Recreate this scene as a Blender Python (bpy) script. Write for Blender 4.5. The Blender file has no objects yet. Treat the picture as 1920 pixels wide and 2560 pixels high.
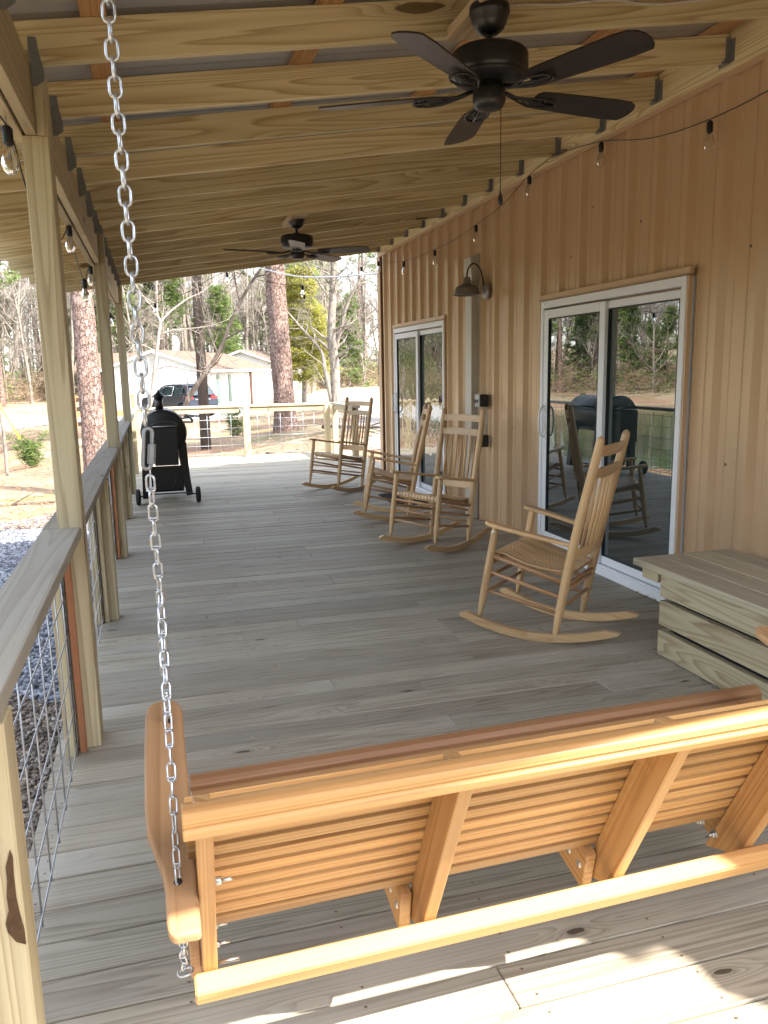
import bpy, math, random
import numpy as np
from mathutils import Vector, Matrix

R = math.radians
C = bpy.context.scene.collection
scene = bpy.context.scene
rng = random.Random(7)
nrg = np.random.RandomState(11)

# ------------------------------------------------------------------ camera, sky, sun, exposure
YAW, PIT, ROL = 0.274787, 0.178408, -0.0189406
fw = Vector((math.sin(YAW)*math.cos(PIT), math.cos(YAW)*math.cos(PIT), -math.sin(PIT)))
r0 = Vector((math.cos(YAW), -math.sin(YAW), 0)); u0 = r0.cross(fw)
r2 = r0*math.cos(ROL) + u0*math.sin(ROL); u2 = -r0*math.sin(ROL) + u0*math.cos(ROL)
cam_data = bpy.data.cameras.new("camera")
cam = bpy.data.objects.new("camera", cam_data); C.objects.link(cam)
cam_data.sensor_fit = 'HORIZONTAL'; cam_data.sensor_width = 36.0
cam_data.lens = 1988.9/1920*36.0
cam_data.clip_start = 0.05; cam_data.clip_end = 2000
m = Matrix((r2, u2, -fw)).transposed().to_4x4(); m.translation = (0, 0, 1.5)
cam.matrix_world = m
scene.camera = cam

SUN = Vector((-0.60, 0.615, -1.0))
world = bpy.data.worlds.new("World"); scene.world = world; world.use_nodes = True
wn = world.node_tree; bg = wn.nodes["Background"]
sky = wn.nodes.new("ShaderNodeTexSky"); sky.sky_type = 'NISHITA'; sky.sun_disc = False
sky.sun_elevation = math.atan2(1.0, math.hypot(0.60, 0.615)); sky.sun_rotation = math.atan2(0.60, -0.615)
sky.air_density = 1.0; sky.dust_density = 1.6; sky.ozone_density = 0.6
hs = wn.nodes.new("ShaderNodeHueSaturation"); hs.inputs['Saturation'].default_value = 0.55
wn.links.new(sky.outputs[0], hs.inputs['Color']); wn.links.new(hs.outputs[0], bg.inputs[0]); bg.inputs[1].default_value = 0.15
sd = bpy.data.lights.new("sun", 'SUN'); sd.energy = 3.1; sd.angle = R(0.53); sd.color = (1.0, 0.94, 0.85)
sun = bpy.data.objects.new("sun", sd); C.objects.link(sun)
sun.rotation_euler = SUN.to_track_quat('-Z', 'Y').to_euler(); sun.location = (20, -20, 30)
scene.view_settings.view_transform = 'Standard'; scene.view_settings.look = 'None'
scene.view_settings.exposure = 2.65; scene.view_settings.gamma = 1.0
scene.cycles.use_denoising = True
scene.cycles.max_bounces = 10; scene.cycles.diffuse_bounces = 5; scene.cycles.glossy_bounces = 4
scene.cycles.transparent_max_bounces = 12
scene.cycles.sample_clamp_indirect = 8.0

# ------------------------------------------------------------------ node helpers and materials
class NT:
    def __init__(s, name):
        s.m = bpy.data.materials.new(name); s.m.use_nodes = True
        s.t = s.m.node_tree; s.n = s.t.nodes; s.b = s.n["Principled BSDF"]; s.out = s.n["Material Output"]
    def node(s, typ, **kw):
        nd = s.n.new(typ)
        for k, v in kw.items():
            if k in ('inp',): continue
            setattr(nd, k, v)
        return nd
    def put(s, sock, v):
        if isinstance(v, (int, float)): sock.default_value = v
        elif isinstance(v, tuple): sock.default_value = v if len(sock.default_value) == len(v) else tuple(v)+(1.0,)
        else: s.t.links.new(v, sock)
    def math(s, op, a, b=0.0, c=None, clamp=False):
        nd = s.n.new("ShaderNodeMath"); nd.operation = op; nd.use_clamp = clamp
        s.put(nd.inputs[0], a); s.put(nd.inputs[1], b)
        if c is not None: s.put(nd.inputs[2], c)
        return nd.outputs[0]
    def mix(s, f, a, b, typ='MIX'):
        nd = s.n.new("ShaderNodeMix"); nd.data_type = 'RGBA'; nd.blend_type = typ
        s.put(nd.inputs[0], f); s.put(nd.inputs[6], a); s.put(nd.inputs[7], b)
        return nd.outputs[2]
    def vec(s, v, scale=(1, 1, 1), off=None):
        nd = s.n.new("ShaderNodeVectorMath"); nd.operation = 'MULTIPLY'
        s.t.links.new(v, nd.inputs[0]); nd.inputs[1].default_value = scale
        if off is None: return nd.outputs[0]
        n2 = s.n.new("ShaderNodeVectorMath"); n2.operation = 'ADD'
        s.t.links.new(nd.outputs[0], n2.inputs[0]); s.put(n2.inputs[1], off)
        return n2.outputs[0]
    def noise(s, v, scale=1.0, detail=3.0, rough=0.5, dist=0.0):
        nd = s.n.new("ShaderNodeTexNoise"); s.t.links.new(v, nd.inputs['Vector'])
        nd.inputs['Scale'].default_value = scale; nd.inputs['Detail'].default_value = detail
        nd.inputs['Roughness'].default_value = rough; nd.inputs['Distortion'].default_value = dist
        return nd.outputs['Fac']
    def vor(s, v, scale=1.0, feature='F1', rand=1.0):
        nd = s.n.new("ShaderNodeTexVoronoi"); nd.feature = feature; s.t.links.new(v, nd.inputs['Vector'])
        nd.inputs['Scale'].default_value = scale; nd.inputs['Randomness'].default_value = rand
        return nd
    def ramp(s, f, stops):
        nd = s.n.new("ShaderNodeValToRGB"); s.put(nd.inputs[0], f); cr = nd.color_ramp
        cr.elements[0].position, cr.elements[0].color = stops[0][0], tuple(stops[0][1])+(1,)
        cr.elements[1].position, cr.elements[1].color = stops[-1][0], tuple(stops[-1][1])+(1,)
        for p, c in stops[1:-1]:
            e = cr.elements.new(p); e.color = tuple(c)+(1,)
        return nd.outputs[0]
    def attr(s, name, out='Fac'):
        nd = s.n.new("ShaderNodeAttribute"); nd.attribute_name = name; return nd.outputs[out]
    def uv(s):
        return s.n.new("ShaderNodeTexCoord").outputs['UV']
    def pos(s):
        return s.n.new("ShaderNodeNewGeometry").outputs['Position']
    def objco(s):
        return s.n.new("ShaderNodeTexCoord").outputs['Object']
    def rand(s):
        return s.n.new("ShaderNodeObjectInfo").outputs['Random']
    def bump(s, h, strength=0.3, dist=0.002):
        nd = s.n.new("ShaderNodeBump"); s.put(nd.inputs['Height'], h)
        nd.inputs['Strength'].default_value = strength; nd.inputs['Distance'].default_value = dist
        s.t.links.new(nd.outputs[0], s.b.inputs['Normal'])
    def base(s, c): s.put(s.b.inputs['Base Color'], c)
    def rough(s, r): s.put(s.b.inputs['Roughness'], r)

def lerp3(a, b, t): return tuple(a[i]*(1-t)+b[i]*t for i in range(3))

def wood(name, light, dark, alt=None, rings=9, vs=7.0, us=0.45, rough=0.62, knots=0.5, knotsize=0.045,
         contrast=1.0, weather=None, spec=0.3, bump=0.25, kscale=(1.5, 6.5)):
    """grain follows UV: u along the board in metres, v across"""
    k = NT(name); uv = k.uv(); rnd = k.attr('rnd')
    off = k.n.new("ShaderNodeCombineXYZ"); k.put(off.inputs[0], k.math('MULTIPLY', rnd, 37.0))
    k.put(off.inputs[1], k.math('MULTIPLY', rnd, 91.0))
    k.put(off.inputs[2], k.math('MULTIPLY', k.rand(), 53.0))
    add = k.n.new("ShaderNodeVectorMath"); add.operation = 'ADD'
    k.t.links.new(uv, add.inputs[0]); k.t.links.new(off.outputs[0], add.inputs[1]); p = add.outputs[0]
    # knots
    kv = k.vor(k.vec(p, (kscale[0], kscale[1], 1)), 1.0)
    sep = k.n.new("ShaderNodeSeparateColor"); k.t.links.new(kv.outputs['Color'], sep.inputs[0])
    has = k.math('GREATER_THAN', sep.outputs[0], 1.0-knots)
    d = kv.outputs['Distance']
    wob = k.math('ADD', d, k.math('MULTIPLY', k.math('SUBTRACT', k.noise(k.vec(p, (14, 30, 1)), 1.0, 2), 0.5), 0.09))
    near = k.math('MULTIPLY', k.math('SUBTRACT', 1.0, k.math('DIVIDE', d, 0.42), clamp=True), has)
    near = k.math('MULTIPLY', near, near)
    knot = k.math('MULTIPLY', k.math('LESS_THAN', wob, knotsize*2.2), has)
    halo = k.math('MULTIPLY', k.math('SUBTRACT', 1.0, k.math('DIVIDE', wob, knotsize*4.5), clamp=True), has)
    # growth rings as contour lines of a stretched field
    h = k.noise(k.vec(p, (us, vs, 1)), 1.0, 1.6, 0.45, 0.25)
    h = k.math('ADD', h, k.math('MULTIPLY', near, 0.35))
    fr = k.math('FRACT', k.math('MULTIPLY', h, float(rings)))
    line = k.math('MULTIPLY', k.math('POWER', fr, 2.2), k.math('SUBTRACT', 1.0, k.math('MULTIPLY', k.math('SUBTRACT', fr, 0.9, clamp=True), 10.0), clamp=True))
    fine = k.noise(k.vec(p, (5, 190, 1)), 1.0, 3, 0.6)
    line = k.math('MULTIPLY', line, k.math('ADD', 0.55, k.math('MULTIPLY', k.noise(k.vec(p, (.8, 9, 1)), 1.0, 2), 0.9)))
    c = k.mix(k.math('MULTIPLY', line, contrast, clamp=True), light, dark)
    if alt is not None:
        big = k.noise(k.vec(p, (0.7, 2.5, 1)), 1.0, 2, 0.5)
        f = k.math('ADD', k.math('MULTIPLY', k.math('SUBTRACT', big, 0.5), 1.6), k.math('SUBTRACT', k.math('FRACT', k.math('MULTIPLY', rnd, 7.31)), 0.35), clamp=True)
        c = k.mix(k.math('MULTIPLY', f, 0.55), c, k.mix(k.math('MULTIPLY', line, contrast*0.8, clamp=True), alt, dark))
    if weather is not None:
        wv = k.math('SUBTRACT', k.noise(k.vec(p, (1.6, 4.0, 1)), 1.0, 4, 0.6), 0.42, clamp=True)
        wf = k.math('MULTIPLY', wv, k.math('MULTIPLY', k.math('FRACT', k.math('MULTIPLY', rnd, 13.7)), 4.5), clamp=True)
        c = k.mix(wf, c, weather)
    br = k.math('ADD', 0.80, k.math('MULTIPLY', k.math('FRACT', k.math('MULTIPLY', rnd, 3.77)), 0.36))
    br = k.math('MULTIPLY', br, k.math('ADD', 0.86, k.math('MULTIPLY', fine, 0.28)))
    hsv = k.n.new("ShaderNodeHueSaturation"); k.t.links.new(c, hsv.inputs['Color']); k.put(hsv.inputs['Value'], br)
    c = hsv.outputs[0]
    kd = lerp3(dark, (0.02, 0.012, 0.006), 0.72)
    c = k.mix(k.math('MULTIPLY', halo, 0.55), c, lerp3(dark, (0.12, 0.05, 0.02), 0.4))
    c = k.mix(k.math('MULTIPLY', knot, 0.85), c, kd)
    k.base(c); k.rough(k.math('ADD', rough-0.08, k.math('MULTIPLY', fine, 0.16)))
    k.b.inputs['Specular IOR Level'].default_value = spec
    hh = k.math('SUBTRACT', k.math('MULTIPLY', fine, 0.5), k.math('ADD', k.math('MULTIPLY', line, 0.35), k.math('MULTIPLY', knot, 1.2)))
    k.bump(hh, bump, 0.0015)
    return k.m

def plain(name, col, rough=0.5, metal=0.0, spec=0.5, var=0.12, scale=6.0, bumpy=0.0, alt=None):
    k = NT(name); o = k.objco()
    n = k.noise(o, scale, 4, 0.6)
    c = k.mix(k.math('MULTIPLY', n, 1.0), tuple(x*(1-var) for x in col), tuple(min(1, x*(1+var)) for x in (alt or col)))
    k.base(c); k.rough(k.math('ADD', rough-0.06, k.math('MULTIPLY', n, 0.12)))
    k.b.inputs['Metallic'].default_value = metal; k.b.inputs['Specular IOR Level'].default_value = spec
    if bumpy: k.bump(k.noise(o, scale*12, 3), bumpy, 0.002)
    return k.m

M = {}
M['deck'] = wood('deck_pine', (0.37, 0.325, 0.245), (0.13, 0.10, 0.07), alt=(0.32, 0.325, 0.26), rings=12, vs=11, us=0.4,
                 rough=0.6, knots=0.34, knotsize=0.035, contrast=0.75, weather=(0.38, 0.35, 0.29), spec=0.35, kscale=(2.6, 7.5))
M['rafter'] = wood('rafter_pine', (0.68, 0.575, 0.345), (0.36, 0.235, 0.105), alt=(0.56, 0.50, 0.30), rings=13, vs=8.5, us=0.28,
                   rough=0.7, knots=0.45, knotsize=0.06, kscale=(1.2, 6.0), contrast=0.9, spec=0.2)
M['post'] = wood('post_pine', (0.50, 0.43, 0.28), (0.28, 0.20, 0.115), alt=(0.44, 0.41, 0.27), rings=12, vs=8, us=0.22,
                 rough=0.7, knots=0.40, knotsize=0.06, kscale=(1.3, 6.0), contrast=0.8, spec=0.2)
M['beam'] = wood('beam_pine', (0.50, 0.42, 0.27), (0.30, 0.21, 0.12), rings=12, vs=8, us=0.3, rough=0.75, knots=0.25, contrast=0.6, spec=0.2)
M['purlin'] = wood('purlin_pine', (0.52, 0.30, 0.14), (0.30, 0.13, 0.05), rings=12, vs=12, us=0.4, rough=0.7, knots=0.3, contrast=0.8)
M['redpine'] = wood('reddish_pine', (0.50, 0.235, 0.12), (0.30, 0.10, 0.045), rings=12, vs=14, us=0.3, rough=0.7, knots=0.3, contrast=0.8)
M['cap'] = wood('cap_pine', (0.36, 0.325, 0.26), (0.20, 0.155, 0.11), alt=(0.33, 0.34, 0.30), rings=11, vs=9, us=0.3,
                rough=0.65, knots=0.3, knotsize=0.03, contrast=0.55, weather=(0.33, 0.31, 0.29))
M['box'] = wood('box_pine', (0.50, 0.43, 0.27), (0.25, 0.16, 0.085), alt=(0.43, 0.42, 0.31), rings=14, vs=8.5, us=0.7, rough=0.65,
                knots=0.38, knotsize=0.05, contrast=.85)
M['boxtop'] = wood('box_top_pine', (0.48, 0.43, 0.30), (0.25, 0.18, 0.11), alt=(0.45, 0.42, 0.32), rings=11, vs=10, us=0.35, rough=0.65, knots=0.3, contrast=0.6, weather=(0.44,0.39,0.32))
M['cedar'] = wood('cedar', (0.53, 0.30, 0.115), (0.32, 0.14, 0.045), alt=(0.54, 0.345, 0.15), rings=11, vs=15, us=0.22, rough=0.42,
                  knots=0.12, knotsize=0.02, contrast=0.85, spec=0.35, bump=0.15)
M['cedararm'] = wood('cedar_arm', (0.46, 0.265, 0.13), (0.28, 0.14, 0.065), rings=14, vs=12, us=0.2, rough=0.42, knots=0.05, knotsize=0.015, contrast=0.7, spec=0.45, bump=0.1)
M['cedarred'] = wood('cedar_seat', (0.38, 0.20, 0.095), (0.24, 0.11, 0.05), alt=(0.40, 0.26, 0.11), rings=9, vs=12, us=0.2, rough=0.42, knots=0.1, contrast=0.6, spec=0.4, bump=0.1)
M['oak'] = wood('oak', (0.60, 0.40, 0.205), (0.38, 0.21, 0.09), alt=(0.62, 0.43, 0.23), rings=12, vs=14, us=0.5, rough=0.38, knots=0.0,
                contrast=0.7, spec=0.45, bump=0.1)
M['oakdark'] = wood('oak_rung', (0.43, 0.245, 0.12), (0.27, 0.13, 0.06), rings=12, vs=14, us=0.6, rough=0.4, knots=0.0, contrast=0.6, spec=0.45, bump=0.1)
M['whitewood'] = wood('mount_pine', (0.55, 0.42, 0.25), (0.33, 0.20, 0.09), rings=9, vs=6, us=0.4, rough=0.7, knots=0.2, contrast=0.8)

def siding_mat():
    k = NT('tan_painted_steel'); o = k.pos()
    n = k.noise(k.vec(o, (1, 1.5, .35)), 1.0, 4, 0.55)
    c = k.mix(n, (0.53, 0.352, 0.203), (0.56, 0.375, 0.222))
    k.base(c); k.rough(k.math('ADD', 0.17, k.math('MULTIPLY', n, 0.08))); k.b.inputs['Specular IOR Level'].default_value = 0.75
    return k.m
M['siding'] = siding_mat()
M['tantrim'] = plain('tan_trim_steel', (0.52, 0.345, 0.205), 0.36, spec=0.6, var=0.05)
M['screw'] = plain('screw_head', (0.12, 0.08, 0.05), 0.5)
M['galv'] = plain('galvalume', (0.36, 0.34, 0.31), 0.45, metal=0.35, var=0.12, scale=3)
M['plate'] = plain('galvanised_plate', (0.25, 0.26, 0.27), 0.5, metal=0.6, var=0.3, scale=60)
M['wire'] = plain('galvanised_wire', (0.40, 0.42, 0.45), 0.4, metal=0.55, var=0.2, scale=90)
M['chain'] = plain('zinc_chain', (0.55, 0.57, 0.60), 0.33, metal=0.8, var=0.3, scale=80)
M['bolt'] = plain('zinc_bolt', (0.55, 0.54, 0.50), 0.3, metal=0.9, var=0.2, scale=90)
M['vinyl'] = plain('white_vinyl', (0.74, 0.75, 0.77), 0.38, var=0.03)
M['gasket'] = plain('black_gasket', (0.015, 0.017, 0.018), 0.5, var=0.1)
M['blackpaint'] = plain('black_fan_metal', (0.012, 0.012, 0.013), 0.38, var=0.2, scale=20)
M['blade'] = wood('fan_blade', (0.028, 0.019, 0.015), (0.012, 0.009, 0.007), rings=10, vs=14, us=0.6, rough=0.42, knots=0, contrast=0.7, spec=0.5, bump=0.08)
M['bladegrey'] = M['blade']
M['cordblack'] = plain('black_cord', (0.01, 0.01, 0.011), 0.5, var=0.1)
M['lampgalv'] = plain('weathered_zinc', (0.235, 0.225, 0.19), 0.5, metal=0.45, var=0.35, scale=35)
M['lampwhite'] = plain('grey_enamel', (0.42, 0.42, 0.40), 0.4, metal=0.3, var=0.1)
M['brown'] = plain('bronze_pipe', (0.03, 0.02, 0.014), 0.4, metal=0.3)
M['chase'] = plain('painted_downpipe', (0.50, 0.47, 0.41), 0.4, var=0.05, scale=2)
M['grill'] = plain('grill_black', (0.010, 0.011, 0.014), 0.33, var=0.3, scale=9, spec=0.5)
M['grillsteel'] = plain('grill_shelf', (0.55, 0.55, 0.50), 0.3, metal=0.7)
M['rubber'] = plain('tyre_rubber', (0.012, 0.012, 0.012), 0.8, var=0.3, bumpy=0.4)
M['mat'] = plain('rubber_mat', (0.012, 0.013, 0.014), 0.75, var=0.3, bumpy=0.6, scale=30)
M['cable'] = plain('white_cable', (0.55, 0.50, 0.45), 0.5, var=0.05)
M['switch'] = plain('outlet_cover', (0.40, 0.41, 0.40), 0.45, metal=0.2, var=0.08)

def glass_pane():
    k = NT('dark_window_glass')
    k.base((0.012, 0.022, 0.022)); k.rough(0.0); k.b.inputs['IOR'].default_value = 2.7
    k.b.inputs['Specular IOR Level'].default_value = 0.5
    return k.m
M['pane'] = glass_pane()
def glass_wavy():
    k = NT('rippled_window_glass')
    k.base((0.012, 0.022, 0.022)); k.rough(0.0); k.b.inputs['IOR'].default_value = 2.7
    k.bump(k.noise(k.vec(k.pos(), (1, 7, 5)), 1.0, 2), 0.12, 0.02)
    return k.m
M['panewavy'] = glass_wavy()
def bulb_glass():
    k = NT('clear_bulb_glass'); k.base((0.95, 0.95, 0.95)); k.rough(0.0)
    k.b.inputs['Transmission Weight'].default_value = 1.0; k.b.inputs['IOR'].default_value = 1.2
    return k.m
M['bulb'] = bulb_glass()

# ------------------------------------------------------------------ mesh builder
def T(x, y, z): return np.array(Matrix.Translation((x, y, z)))
def RX(a): return np.array(Matrix.Rotation(a, 4, 'X'))
def RY(a): return np.array(Matrix.Rotation(a, 4, 'Y'))
def RZ(a): return np.array(Matrix.Rotation(a, 4, 'Z'))
I4 = np.eye(4)

def crisp(prof):
    """doubles the corners of a lathe profile so that they stay crisp when shaded smooth"""
    out = [prof[0]]
    for a, b, c in zip(prof[:-2], prof[1:-1], prof[2:]):
        u = Vector((b[0]-a[0], b[1]-a[1])); v = Vector((c[0]-b[0], c[1]-b[1]))
        if u.length > 1e-6 and v.length > 1e-6 and u.angle(v) > 0.55:
            e = min(.0012, u.length*.3, v.length*.3); un = u.normalized()*e; vn = v.normalized()*e
            out += [(b[0]-un.x, b[1]-un.y), (b[0]+vn.x, b[1]+vn.y)]
        else: out.append(b)
    return out+[prof[-1]]

class MB:
    def __init__(s):
        s.v = []; s.f = []; s.uv = []; s.r = []; s.sm = []; s.mi = []
        s.cur = 0
    def face(s, idx, uvs, rnd, smooth=False):
        s.f.append(tuple(idx)); s.uv.extend(uvs); s.r.append(rnd); s.sm.append(smooth); s.mi.append(s.cur)
    def box(s, c, size, grain=0, Mx=None, rnd=None, bev=0.0):
        """box centred at c; grain = axis index the wood grain follows; bev = chamfer"""
        rnd = rng.random() if rnd is None else rnd
        hx = [q/2 for q in size]; Mx = I4 if Mx is None else Mx
        ou, ov = rng.random()*5, rng.random()*5
        def uvof(p, nax):
            a = [i for i in range(3) if i != grain]
            if nax == grain: return (ou+p[a[0]]*0.6, ov+p[a[1]]*1.0)
            o = a[0] if a[0] != nax else a[1]
            return (ou+p[grain], ov+p[o]+nax*0.37)
        base = len(s.v)
        if bev <= 0:
            P = [(sx*hx[0], sy*hx[1], sz*hx[2]) for sx in (-1, 1) for sy in (-1, 1) for sz in (-1, 1)]
            F = [((0, 1, 3, 2), 0), ((4, 6, 7, 5), 0), ((0, 4, 5, 1), 1), ((2, 3, 7, 6), 1), ((0, 2, 6, 4), 2), ((1, 5, 7, 3), 2)]
        else:
            b = min(bev, min(hx)*0.9); P = []; ids = {}
            for sx in (-1, 1):
                for sy in (-1, 1):
                    for sz in (-1, 1):
                        sg = (sx, sy, sz)
                        for ax in range(3):
                            q = [sg[i]*(hx[i]-b) for i in range(3)]; q[ax] = sg[ax]*hx[ax]
                            ids[(sx, sy, sz, ax)] = len(P); P.append(tuple(q))
            F = []
            for ax in range(3):
                o1, o2 = (ax+1) % 3, (ax+2) % 3
                for sgn in (-1, 1):
                    cyc = []
                    for (a1, a2) in ((-1, -1), (1, -1), (1, 1), (-1, 1)):
                        sg = [0, 0, 0]; sg[ax] = sgn; sg[o1] = a1; sg[o2] = a2
                        cyc.append(ids[(sg[0], sg[1], sg[2], ax)])
                    if sgn < 0: cyc = cyc[::-1]
                    F.append((tuple(cyc), ax))
            for ax in range(3):       # edges parallel to ax
                o1, o2 = (ax+1) % 3, (ax+2) % 3
                for a1 in (-1, 1):
                    for a2 in (-1, 1):
                        def g(e, which):
                            sg = [0, 0, 0]; sg[ax] = e; sg[o1] = a1; sg[o2] = a2
                            return ids[(sg[0], sg[1], sg[2], which)]
                        q = [g(-1, o1), g(1, o1), g(1, o2), g(-1, o2)]
                        if a1*a2 < 0: q = q[::-1]
                        F.append((tuple(q[::-1]), o1))
            for sx in (-1, 1):
                for sy in (-1, 1):
                    for sz in (-1, 1):
                        q = [ids[(sx, sy, sz, i)] for i in range(3)]
                        if sx*sy*sz < 0: q = q[::-1]
                        F.append((tuple(q), 0))
        W = np.array([(p[0]+c[0], p[1]+c[1], p[2]+c[2], 1.0) for p in P]) @ Mx.T
        s.v.extend([tuple(w[:3]) for w in W])
        for idx, nax in F:
            s.face([base+i for i in idx], [uvof(P[i], nax) for i in idx], rnd)
    def bar(s, a, b, w, h, up=(0, 0, 1), rnd=None, bev=0.0):
        """rectangular bar from a to b; w across, h along up"""
        a = Vector(a); b = Vector(b); d = b-a; L = d.length; x = d.normalized()
        up = Vector(up); y = up.cross(x)
        if y.length < 1e-5: y = Vector((0, 1, 0)).cross(x)
        y.normalize(); z = x.cross(y)
        m = Matrix((x, y, z)).transposed().to_4x4(); m.translation = (a+b)/2
        s.box((0, 0, 0), (L, w, h), 0, np.array(m), rnd, bev)
    def tube(s, pts, rad, n=8, rnd=None, cap=True, close=False, smooth=True, squash=None):
        rnd = rng.random() if rnd is None else rnd
        P = [Vector(p) for p in pts]; k = len(P)
        if isinstance(rad, (int, float)): rad = [rad]*k
        base = len(s.v); L = 0.0; Ls = []
        prev = None
        for i in range(k):
            if close: t = P[(i+1) % k]-P[i-1]
            else: t = P[min(i+1, k-1)]-P[max(i-1, 0)]
            t.normalize()
            if prev is None:
                a = Vector((0, 0, 1)) if abs(t.z) < 0.9 else Vector((1, 0, 0))
                nrm = (a - t*a.dot(t)).normalized()
            else:
                nrm = (prev - t*prev.dot(t))
                nrm = nrm.normalized() if nrm.length > 1e-6 else prev
            prev = nrm; bn = t.cross(nrm)
            if i: L += (P[i]-P[i-1]).length
            Ls.append(L)
            for j in range(n):
                a = 2*math.pi*j/n
                q = P[i] + (nrm*math.cos(a) + bn*math.sin(a)*(squash or 1.0))*rad[i]
                s.v.append((q.x, q.y, q.z))
        ou = rng.random()*5
        m = k if close else k-1
        cir = 2*math.pi*max(rad)
        for i in range(m):
            i2 = (i+1) % k
            for j in range(n):
                j2 = (j+1) % n
                u1, u2_ = ou+Ls[i], ou+(Ls[i2] if i2 else L+0.01)
                s.face([base+i*n+j, base+i*n+j2, base+i2*n+j2, base+i2*n+j],
                       [(u1, j*cir/n), (u1, (j+1)*cir/n), (u2_, (j+1)*cir/n), (u2_, j*cir/n)], rnd, smooth)
        if cap and not close:
            s.face([base+j for j in range(n)][::-1], [(ou, 0.01*j) for j in range(n)], rnd)
            s.face([base+(k-1)*n+j for j in range(n)], [(ou, 0.01*j) for j in range(n)], rnd)
    def lathe(s, prof, c=(0, 0, 0), n=24, Mx=None, rnd=None, smooth=True, cap=True):
        prof = crisp(prof)
        rnd = rng.random() if rnd is None else rnd; Mx = I4 if Mx is None else Mx
        base = len(s.v); k = len(prof)
        for (r, z) in prof:
            for j in range(n):
                a = 2*math.pi*j/n
                w = Mx @ np.array([c[0]+r*math.cos(a), c[1]+r*math.sin(a), c[2]+z, 1.0]); s.v.append(tuple(w[:3]))
        for i in range(k-1):
            for j in range(n):
                j2 = (j+1) % n
                s.face([base+i*n+j, base+i*n+j2, base+(i+1)*n+j2, base+(i+1)*n+j],
                       [(i*.05, j/n), (i*.05, (j+1)/n), (i*.05+.05, (j+1)/n), (i*.05+.05, j/n)], rnd, smooth)
        if cap:
            if prof[0][0] > 1e-4: s.face([base+j for j in range(n)][::-1], [(0, j/n) for j in range(n)], rnd)
            if prof[-1][0] > 1e-4: s.face([base+(k-1)*n+j for j in range(n)], [(0, j/n) for j in range(n)], rnd)
    def prism(s, outline, lo, hi, Mx=None, grain=0, rnd=None, smooth=False):
        """outline in local xy, extruded along local z; grain 0 = x, 1 = y, 2 = z"""
        rnd = rng.random() if rnd is None else rnd; Mx = I4 if Mx is None else Mx
        base = len(s.v); k = len(outline); ou = rng.random()*5
        for z in (lo, hi):
            for (x, y) in outline:
                w = Mx @ np.array([x, y, z, 1.0]); s.v.append(tuple(w[:3]))
        def g(x, y, z, l=0):
            q = (x, y, z); a = [i for i in range(3) if i != grain]
            return (ou+q[grain], q[a[0]]+q[a[1]]+ou)
        area = sum(outline[i][0]*outline[(i+1) % k][1]-outline[(i+1) % k][0]*outline[i][1] for i in range(k))
        idx = list(range(k)) if area > 0 else list(range(k))[::-1]
        s.face([base+i for i in idx[::-1]], [g(*outline[i], lo) for i in idx[::-1]], rnd)
        s.face([base+k+i for i in idx], [g(*outline[i], hi) for i in idx], rnd)
        for q in range(k):
            a, b = idx[q], idx[(q+1) % k]
            s.face([base+a, base+b, base+k+b, base+k+a], [g(*outline[a], lo), g(*outline[b], lo), g(*outline[b], hi), g(*outline[a], hi)], rnd, smooth)
    def quad(s, P, rnd=0.5, uvs=None):
        b = len(s.v); s.v.extend([tuple(p) for p in P])
        s.face(range(b, b+len(P)), uvs or [(0, 0), (1, 0), (1, 1), (0, 1)][:len(P)], rnd)
    def build(s, name, mat, parent=None, smooth_angle=None):
        me = bpy.data.meshes.new(name); me.from_pydata(s.v, [], s.f)
        ul = me.uv_layers.new(name='UVMap'); ul.data.foreach_set('uv', np.array(s.uv, dtype=np.float32).ravel())
        at = me.attributes.new('rnd', 'FLOAT', 'FACE'); at.data.foreach_set('value', np.array(s.r, dtype=np.float32))
        me.polygons.foreach_set('use_smooth', np.array(s.sm, dtype=bool))
        mats = mat if isinstance(mat, (list, tuple)) else [mat]
        for q in mats: me.materials.append(q)
        if len(mats) > 1: me.polygons.foreach_set('material_index', np.array(s.mi, dtype=np.int32))
        me.update()
        o = bpy.data.objects.new(name, me); C.objects.link(o)
        if parent is not None:
            o.parent = parent
            if parent.name in WSET: o.location = -parent.location
        return o

WSET = set()
def tag(o, label=None, cat=None, group=None, kind=None):
    if label: o['label'] = label
    if cat: o['category'] = cat
    if group: o['group'] = group
    if kind: o['kind'] = kind
    return o
def thing(name, label, cat, loc=(0, 0, 0), rz=0.0, group=None):
    o = bpy.data.objects.new(name, None); C.objects.link(o); o.empty_display_size = 0.1
    o.location = loc; o.rotation_euler = (0, 0, rz)
    return tag(o, label, cat, group)
def thingw(name, label, cat, loc, group=None):
    """a thing whose parts are built in world coordinates"""
    o = thing(name, label, cat, loc, 0.0, group); WSET.add(o.name); return o
def copy_tree(o, parent=None):
    c = o.copy(); C.objects.link(c)
    if parent is not None: c.parent = parent
    for ch in list(o.children): copy_tree(ch, c)
    return c
def one(fn, name, mat, parent=None):
    b = MB(); fn(b); return b.build(name, mat, parent)
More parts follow.
